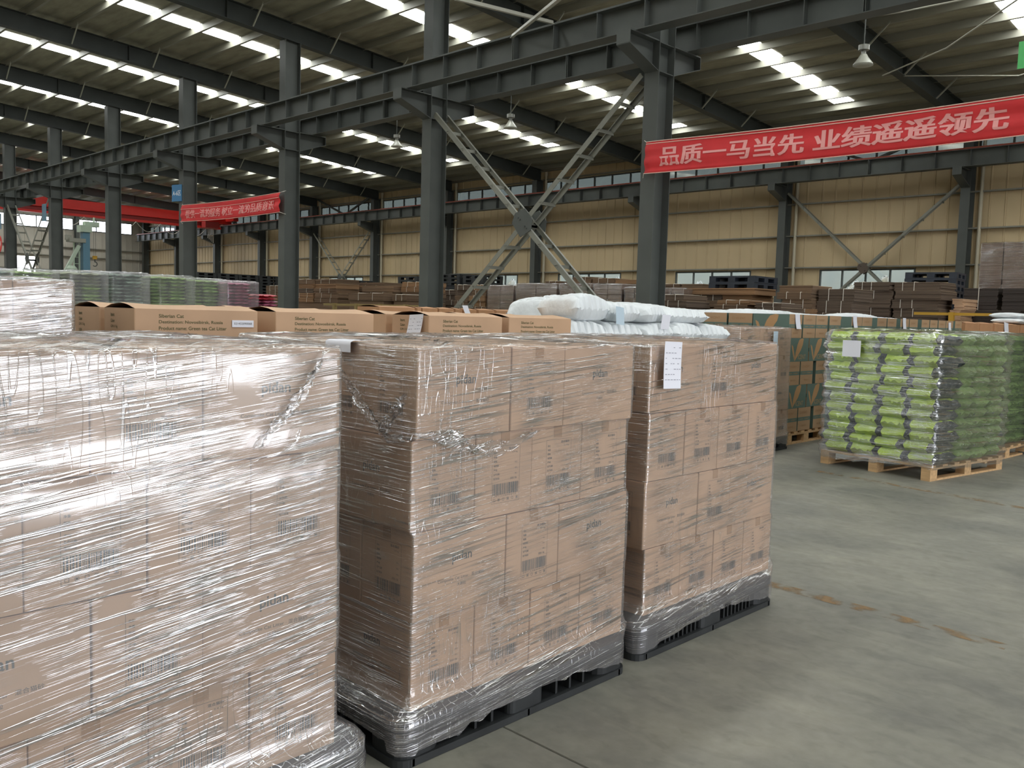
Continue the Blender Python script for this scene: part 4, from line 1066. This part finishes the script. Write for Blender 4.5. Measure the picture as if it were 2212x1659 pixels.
for l in range(12):
    z = .165+l*.112; lv += [(z+.02, -.025, 1.315, -.02, 1.57, .05), (z+.06, -.05, 1.345, -.045, 1.60, .07), (z+.1, -.03, 1.32, -.025, 1.575, .05)]
lv += [(1.535, .0, 1.29, .02, 1.54, .08)]
wrap('clear stretch film wrapped round the nearest stack of green bags', lv, FILMG, 41, nside=18, amp=.006, wavy=.012, loc=(-4.434, 9.635, 0), rot=GR, bag=.01)
t = thing('sticker', 'white paper patch under the film of the nearest green bag stack', 'sticker', (-4.434, 9.635, 0), GR)
q = MB(); q.box(.24, .46, -.065, -.062, 1.24, 1.42); o_ = q.build('sheet', PAPER, t)
g2 = (-4.42, 11.34, 0)
wood_pallet('wooden pallet behind the nearest green bag stack, second along the aisle', 1.25, 1.45, .15, g2, -.06, nb=6)
bag_pallet('second green stack', g2, -.06, 1.22, 1.45, 12, .112, .155, 2, 'lime bags of the second stack')
lv = [(.12, -.02, 1.25, -.02, 1.48, .04)]
for l in range(12):
    z = .155+l*.112; lv += [(z+.02, -.02, 1.24, -.02, 1.47, .05), (z+.06, -.04, 1.265, -.04, 1.49, .07)]
lv += [(1.53, .0, 1.2, .02, 1.44, .08)]
wrap('clear stretch film round the second stack of green bags', lv, FILMG, 42, nside=14, amp=.006, wavy=.012, loc=g2, rot=-.06, bag=.01)
g3 = (-3.19, 13.26, 0)
wood_pallet('wooden pallet at the right edge under the third green bag stack', 1.3, 1.3, .15, g3, 0, nb=6)
bag_pallet('third green stack', g3, 0, 1.3, 1.3, 12, .11, .155, 0, 'lime bags of the third stack', 0)
# far green, grey and pink bag stacks at the left
FB = {}
for nme, c in (('green', (146, 174, 100)), ('olive', (142, 148, 120)), ('bluegrey', (134, 152, 138)), ('pink', (184, 108, 136)), ('red', (186, 64, 78))):
    m = mat('far_bag_'+nme, c, .4, noise=(4, .4, (1, 1, 3)), vary=.22); FB[nme] = []
    for s in range(2):
        o = pillow(1.0, .515, .2, 50+s, .024, 9, 9, .25).build('stacked_bag', m, smooth=True); FB[nme].append(o.data); bpy.data.objects.remove(o)
far = [(6.15, 2.36, 'bluegrey', 'far left end of the green row'), (7.23, 2.38, 'green', 'second stack of the green row'), (8.5, 2.42, 'olive', 'third stack of the green row'), (9.65, 2.44, 'bluegrey', 'fourth stack of the green row'), (10.97, 2.42, 'green', 'fifth stack of the green row'),
       (12.02, 2.38, 'green', 'rightmost green stack of the row'), (13.07, 2.35, 'pink', 'pink stack right of the green row'), (14.04, 2.02, 'red', 'low red stack beside the pink one')]
for y0, zt, c, dsc in far:
    nl = 8 if c != 'red' else 5; lh = .098; zb0 = zt-nl*lh
    base_load('wrapped lower load under the '+dsc, 'load', -26.5, -25.55, y0, y0+(1.08 if y0 < 12 else .95), 0, zb0-.003, FB[c][0].materials[0])
    for l in range(nl):
        for k in range(2):
            cc = c
            if c == 'olive' and l < 4 and k: cc = 'green'
            if c == 'red' and l < 3: cc = 'pink'
            b = obj('stacked_bag', R.choice(FB[cc]), None, (-25.52-.5+R.uniform(-.03, .03), y0+.27+.53*k+R.uniform(-.015, .015), zb0+l*lh), R.uniform(-.04, .04))
            b.scale.z = lh/.225
            tag(b, 'bag at %s, %s, %s' % (('left', 'right')[k], 'top layer' if l == nl-1 else ORD[nl-1-l]+' below the top', dsc), 'bag', 'bags in the far green row')
    if c != 'red':
        wrap('milky stretch film round the '+dsc, [(z_, -26.53, -25.0, y0-.02, y0+1.06, .05) for z_ in (zb0-.1, zb0+.2, zb0+.5, zt-.05)]+[(zt+.03, -26.45, -25.05, y0+.04, y0+1.03, .08)], FILMH, int(y0*10), nside=8, amp=.012)
# ---- white sacks
def sack_mesh(lx, ly, h, seed, cr=.006, m=WHT, pleats=6):
    q = pillow(lx, ly, h, seed, cr, 16, 64, .34); rn = random.Random(seed); ph = rn.uniform(0, 1)
    for i, (x, y, z) in enumerate(q.v):
        a = abs(math.sin(math.pi*(pleats*(y/ly+.5)+ph)+.5*math.sin(5*x/lx+seed))); val = max(0, 1-a*1.5)**1.3; k = max(0, (z-h*.25)/h)
        q.v[i] = (x*(1-.07*val), y, z-.055*val*k/.75+.03*k*math.sin(4.1*x/lx+seed)*math.cos(3.3*y/ly+seed))
    o = q.build('white_sack', m, smooth=True); d = o.data; bpy.data.objects.remove(o); return d
SK = [sack_mesh(.8, .62, .215, 60+i) for i in range(3)]+[sack_mesh(.95, .95, .34, 70+i, .010, WHT, 8) for i in range(2)]
def sack(k, x, y, z, rz, label, g='white sacks', sc=(1, 1, 1)):
    o = obj('white_sack', SK[k], None, (x, y, z), rz); o.scale = sc; return tag(o, label, 'sack', g)
for k in range(5):
    sack(k % 3, -5.58, 6.34+.55*k, 1.335, R.uniform(-.1, .1), 'white sack in the lower layer, %s, behind the front cartons' % place(k, 5), sc=(1, .84, 1))
for k, (yy, xx, zz, rz_, sc_, lb) in enumerate(((6.40, -5.46, 1.553, .12, (.58, .92, 1.1), 'tall pleated white sack highest in the pile, beside the rightmost long carton'),
        (6.93, -5.44, 1.553, -.25, (.55, .66, .86), 'white sack with a slanting paper slip, second in the upper layer of the pile'),
        (7.42, -5.48, 1.553, .22, (.6, .70, .80), 'white sack in the upper layer, third from left of the pile'),
        (8.1, -5.6, 1.553, -.1, (.9, 1.1, .7), 'white sack low and wide, upper layer, right end of the pile'))):
    sack(k % 3, xx, yy, zz, rz_, lb, sc=sc_)
base_load('wrapped white sacks at the bottom of the sack pile', 'sacks', -6.1, -5.25, 6.1, 8.8, 0, 1.33, WHT)
sack(3, -7.2, 7.75, 1.44, .3, 'white sack lump at the left end, behind the rightmost long carton', sc=(.6, .55, 1.02))
sack(4, -7.3, 8.36, 1.46, -.2, 'white sack lump with gathered neck, second from the left end', sc=(.55, .58, 1.12))
base_load('white wrapped load under the left sack lumps', 'sacks', -7.8, -6.85, 7.3, 8.9, 0, 1.44, WHT)
for k in range(9):
    y0 = 9.7+1.17*k
    sack(3+k % 2, -7.3, y0, 1.52 if k < 8 else 1.48, R.uniform(-.12, .12), 'white covered sack %s along the strip behind the leaf boxes' % (ORD[k]+' from left'), sc=(1.0, 1.12, .66 if k % 3 else .78))
base_load('long wrapped white load behind the leaf boxes', 'sacks', -7.75, -6.85, 9.15, 19.6, 0, 1.515, WHT)
p = at(1335, 663, X=-5.2); paper('bluish paper slip on the second sack of the pile', (-5.18, p.y, p.z), (0, 1, -.1), (0, .1, -1), .13, .17, .0, PAPERB, 0, nrm=(1, 0, 0))
p = at(1440, 680, X=-5.2); paper('white paper slip leaning on the right end of the sack pile', (-5.2, p.y, p.z), (0, 1, 0), (0, -.2, -1), .15, .15, .0, PAPER, 0, nrm=(1, 0, 0))
for k, z in enumerate((1.70, 1.815)):
    o = obj('white_sack', SK[k], None, (-5.66, 21.1+.12*k, z), .15-.2*k); o.scale = (.75, 1.55, .52); tag(o, 'flat white sack lying on the brown cartons at the right edge, %s' % ('lower', 'upper')[k], 'sack', 'white sacks on the right cartons')

# ---- flat board bundles between the columns and the far wall
def bundle(name, label, x0, x1, y0, y1, z, h, m, ties, seed, cat='flat cartons', group='flat carton bundles', pale=True):
    rn = random.Random(seed); w_, d_ = x1-x0, y1-y0; t = thing(name, label, cat, ((x0+x1)/2, (y0+y1)/2, z), rn.uniform(-.05, .05), group)
    q = MB(); n = max(3, int(h/.03))
    for k in range(n):
        j1, j2, j3 = rn.uniform(-.012, .012), rn.uniform(-.012, .012), rn.uniform(-.01, .01)
        q.box(-w_/2+.012+j1, w_/2-.012+j2, -d_/2+j3, d_/2+j3, h*k/n, h*(k+.93)/n)
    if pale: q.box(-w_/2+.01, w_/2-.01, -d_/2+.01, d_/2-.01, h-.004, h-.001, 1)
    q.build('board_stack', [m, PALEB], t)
    for c in ties:
        q = MB(); x = -w_/2+w_*c
        q.tube([(x, -d_/2-.014, 0.004), (x, -d_/2-.014, h+.004), (x, d_/2+.014, h+.004)], .007, 4); q.build('tie_string', STRING, t)
    return t
bn = [0]
def board_stack(dsc, px0, px1, ytop, Y, hb, per, n, m=BRN, ties=(.3, .7), deep=.95, stag=.05, base=True):
    a, b = at(px0, ytop, Y=Y), at(px1, ytop, Y=Y); zt = (a.z+b.z)/2; x0, x1 = a.x, b.x; zb_ = zt-n*hb
    for l in range(n):
        z = zt-(l+1)*hb; wd = (x1-x0)/per; sh = R.uniform(-stag, stag)
        for k in range(per):
            bn[0] += 1
            lb = '%sflat carton bundle, %s, %s' % (('left ', 'right ')[k] if per == 2 else '', 'topmost' if l == 0 else ORD[l]+' down', dsc)
            bundle('flat_carton_bundle', lb, x0+wd*k+sh, x0+wd*(k+1)+sh-.01, Y+R.uniform(-.03, .03), Y+deep, z, hb-.003, R.choice((BRN, BRN, BRN2, BRN3)) if m is BRN else m, ties if R.random() < .75 else (), bn[0]*7)
    if base and zb_ > .05: base_load('lower bundles of the stack '+dsc, 'flat cartons', x0+.03, x1-.03, Y+.02, Y+deep, 0, zb_-.004, m)
board_stack('right of the small red banner column', 634, 728, 603, 17.0, .16, 2, 5)
board_stack('set back beside the small banner column stack', 726, 748, 617, 18.3, .16, 1, 4)
board_stack('left of centre with wide boards', 784, 850, 617, 16.4, .2, 1, 3)
board_stack('low wide one left of centre', 752, 828, 633, 15.2, .22, 1, 1)
board_stack('thin pile on the wide boards left of centre', 774, 830, 610, 18.2, .1, 1, 4)
board_stack('pale low one left of the central column', 847, 879, 636, 15.4, .18, 1, 1)
board_stack('just left of the central column', 868, 912, 609, 16.6, .15, 1, 5)
board_stack('orange tinted, right of the central column', 984, 1050, 615, 16.6, .15, 2, 5)
board_stack('dark one behind the foot of the big brace', 945, 988, 626, 18.2, .16, 1, 4, BRN2)
board_stack('on the second row behind the brace, left', 1179, 1213, 607, 22, .14, 1, 5)
board_stack('on the second row behind the brace, centre', 1236, 1278, 598, 22, .14, 1, 5)
board_stack('on the second row behind the brace, right', 1279, 1330, 601, 22, .15, 1, 5)
board_stack('on the second row left of the big banner column', 1331, 1382, 604, 22, .15, 1, 5)
board_stack('far one right of the big banner column', 1424, 1520, 613, 20.5, .16, 2, 4)
board_stack('long wide one under the black pallets', 1487, 1637, 622, 18.4, .155, 1, 1, ties=(.35, .6), base=False)
board_stack('under the long wide bundle', 1500, 1632, 636, 18.45, .15, 2, 2)
board_stack('low loose one right of the big banner column', 1424, 1482, 636, 16.6, .14, 1, 2, BRN2)
board_stack('low pale edged one before the long wide bundle', 1545, 1620, 648, 17.2, .1, 1, 2)
board_stack('low dark one between the long bundle and neat stacks', 1632, 1690, 654, 17.0, .1, 1, 2, BRN2)
board_stack('leaning left of the neat stacks', 1678, 1753, 616, 18.2, .155, 1, 2, base=False)
board_stack('below the leaning one left of the neat stacks', 1692, 1760, 645, 18.2, .22, 1, 2)
board_stack('dark one beside the neat stacks', 1764, 1844, 624, 18.4, .26, 1, 3, BRN2)
board_stack('neat left stack of four layers', 1846, 1928, 609, 21.2, .205, 1, 4, BRN2, (.25, .5), stag=.03)
board_stack('neat right stack of four layers', 1932, 2036, 609, 21.2, .205, 1, 4, BRN2, (.2, .45), stag=.05)
board_stack('black one left of the right edge', 2083, 2160, 622, 22.5, .52, 1, 2, mat('very_dark_board', (58, 50, 45), .8, noise=(1, .3, (.4, .4, 60))), (.45,))
board_stack('black one at the right edge', 2161, 2216, 622, 22.5, .52, 1, 2, MATS['very_dark_board'], ())
board_stack('small pale pile left of the black bundles', 2056, 2082, 645, 21.6, .13, 1, 4, CARD, ())
board_stack('brown one behind the pink bags', 576, 606, 617, 19, .2, 1, 3)
# wrapped board pallets
WB = mat('wrapped_board', (112, 92, 76), .6, noise=(1, .28, (.5, .5, 40)), vary=.12)
def wrapped_boards(dsc, px0, px1, ytop, Y, deep, zbot):
    a, b = at(px0, ytop, Y=Y), at(px1, ytop, Y=Y); zt = (a.z+b.z)/2
    t = thing('wrapped_board_load', 'film wrapped load of brown boards, '+dsc, 'load', ((a.x+b.x)/2, Y+deep/2, zbot), group='film wrapped board loads')
    w_ = (b.x-a.x-.04)/2; q = MB(); n = max(3, round((zt-zbot)/.12))
    for k in range(n):
        for s in (-1, 1):
            j1 = R.uniform(0, .03); hh = (zt-zbot)/n
            q.box((-w_+.005 if s < 0 else .006)+j1*.5, (-.006 if s < 0 else w_-.005)-j1*.5, -deep/2+.01+j1*.3, deep/2-.01, hh*k, hh*(k+.95))
    q.build('board_stack', WB, t)
    lv = [(.02, -w_-.01, w_+.01, -deep/2-.012, deep/2+.01, .03)]+[((zt-zbot)*k/8, -w_-.012-R.uniform(0, .01), w_+.012, -deep/2-.014, deep/2+.012, .03) for k in range(1, 8)]+[(zt-zbot+.01, -w_, w_, -deep/2, deep/2, .04)]
    o = wrap('x', lv, FILML, int(px0), nside=8, amp=.008)
    o.parent = t
    for k_ in ('label', 'category'):
        if k_ in o: del o[k_]
wrapped_boards('first of the row behind the big brace', 1052, 1110, 617, 16.6, 1.0, 0)
wrapped_boards('second of the row behind the big brace', 1113, 1204, 613, 16.6, 1.1, 0)
wrapped_boards('third of the row behind the big brace', 1207, 1277, 613, 16.6, 1.1, 0)
wrapped_boards('fourth of the row behind the big brace', 1281, 1344, 614, 16.6, 1.1, 0)
wrapped_boards('half hidden left of the big banner column', 1348, 1392, 621, 16.6, 1.0, 0)
wrapped_boards('low one right of the big banner column', 1420, 1478, 623, 18.0, 1.0, 0)
wrapped_boards('tall one at the right edge above the black bundles', 2118, 2222, 524, 25.5, 1.2, 0)
# black pallets stacked
def stack_pallet_mesh(lx, ly, h):
    q = MB(); q.box(-lx/2, lx/2, -ly/2, ly/2, h*.72, h); q.box(-lx/2, lx/2, -ly/2, ly/2, 0, h*.14)
    for i in (-1, 0, 1):
        for j_ in (-1, 0, 1):
            cx, cy = i*(lx/2-.09), j_*(ly/2-.09); q.box(cx-.09, cx+.09, cy-.09, cy+.09, h*.14, h*.72)
    return q
_o = stack_pallet_mesh(1.2, 1.1, .155).build('stacked_pallet', PLAS); SPM = _o.data; bpy.data.objects.remove(_o)
_o = stack_pallet_mesh(1.2, 1.1, .155).build('stacked_pallet', PLAS2); SPM2 = _o.data; bpy.data.objects.remove(_o)
def pallet_stack(dsc, x, y, ztop, n, rz=0.0, me=SPM, base=True):
    for k in range(n):
        o = obj('stacked_pallet', me, None, (x+R.uniform(-.01, .01), y+R.uniform(-.01, .01), ztop-.155*(k+1)-.002*k), rz)
        tag(o, 'black pallet, %s, %s' % ('topmost' if k == 0 else ORD[k]+' down', dsc), 'pallet', 'stacked empty pallets')
    z = ztop-.157*n
    if base and z > .05: base_load('lower pallets of the stack '+dsc, 'pallets', x-.58, x+.58, y-.53, y+.53, 0, z-.004, PLAS)
for k in range(4):
    a = at(421, 588, X=-41)
    pallet_stack(('first', 'second', 'third', 'fourth')[k]+' stack from left behind the pink bags', -41.6, a.y+.58+1.14*k, a.z+.02, 6)
def pst(dsc, px, py, Y, n, me=SPM, rz=0.0, base=True):
    a = at(px, py, Y=Y); pallet_stack(dsc, a.x, Y+.55, a.z, n, rz, me, base)
pst('at the foot of the small far brace', 742, 605, 22, 2)
pst('left of the central column', 880, 597, 22, 3)
pst('right of the central column, left pile', 972, 592, 24, 3)
pst('right of the central column, right pile', 1022, 594, 24.0, 3)
pst('on the flat cartons right of the big banner column', 1580, 596, 18.4, 2, SPM2, base=False)
pst('tall bluish one behind the neat carton stacks', 2004, 588, 23.0, 9, SPM2, .12)
# yellow guard rails
def guard(label, px0, px1, py, Y, posts, YEL=YEL):
    a, b = at(px0, py, Y=Y), at(px1, py, Y=Y); t = thing('guard_rail', label, 'rail', (a.x, Y, 0)); w_ = b.x-a.x
    for z in (a.z, a.z-.55):
        q = MB(); q.box(0, w_, -.02, .02, z-.06, z); q.build('rail', YEL, t)
    for k in range(posts):
        q = MB(); x = w_*(k+.5)/posts; q.box(x-.05, x+.05, -.05, .05, 0, a.z+.01); q.build('post', YEL, t)
guard('yellow guard rail behind the leaf boxes at right', 1975, 2142, 674, 20.85, 1)
guard('dull yellowish rail low behind the long cartons left of centre', 700, 905, 655, 14.0, 4, mat('dull_yellow', (142, 122, 76), .6))
# pale bundles seen outside the far windows
for k, (px, py) in enumerate(((1508, 610), (1850, 610), (1910, 600), (1105, 606), (1330, 600), (1418, 606))):
    a = at(px, py, Y=31.5); o = obj('white_sack', SK[3], None, (a.x, 31.5, 0), R.uniform(0, 3)); o.scale = (.7, .7, (a.z)/.36)
    tag(o, 'white covered heap outside the far windows, %s from left' % ['fourth', 'fifth', 'rightmost', 'leftmost', 'second', 'third'][k], 'heap', 'white heaps outside the windows')
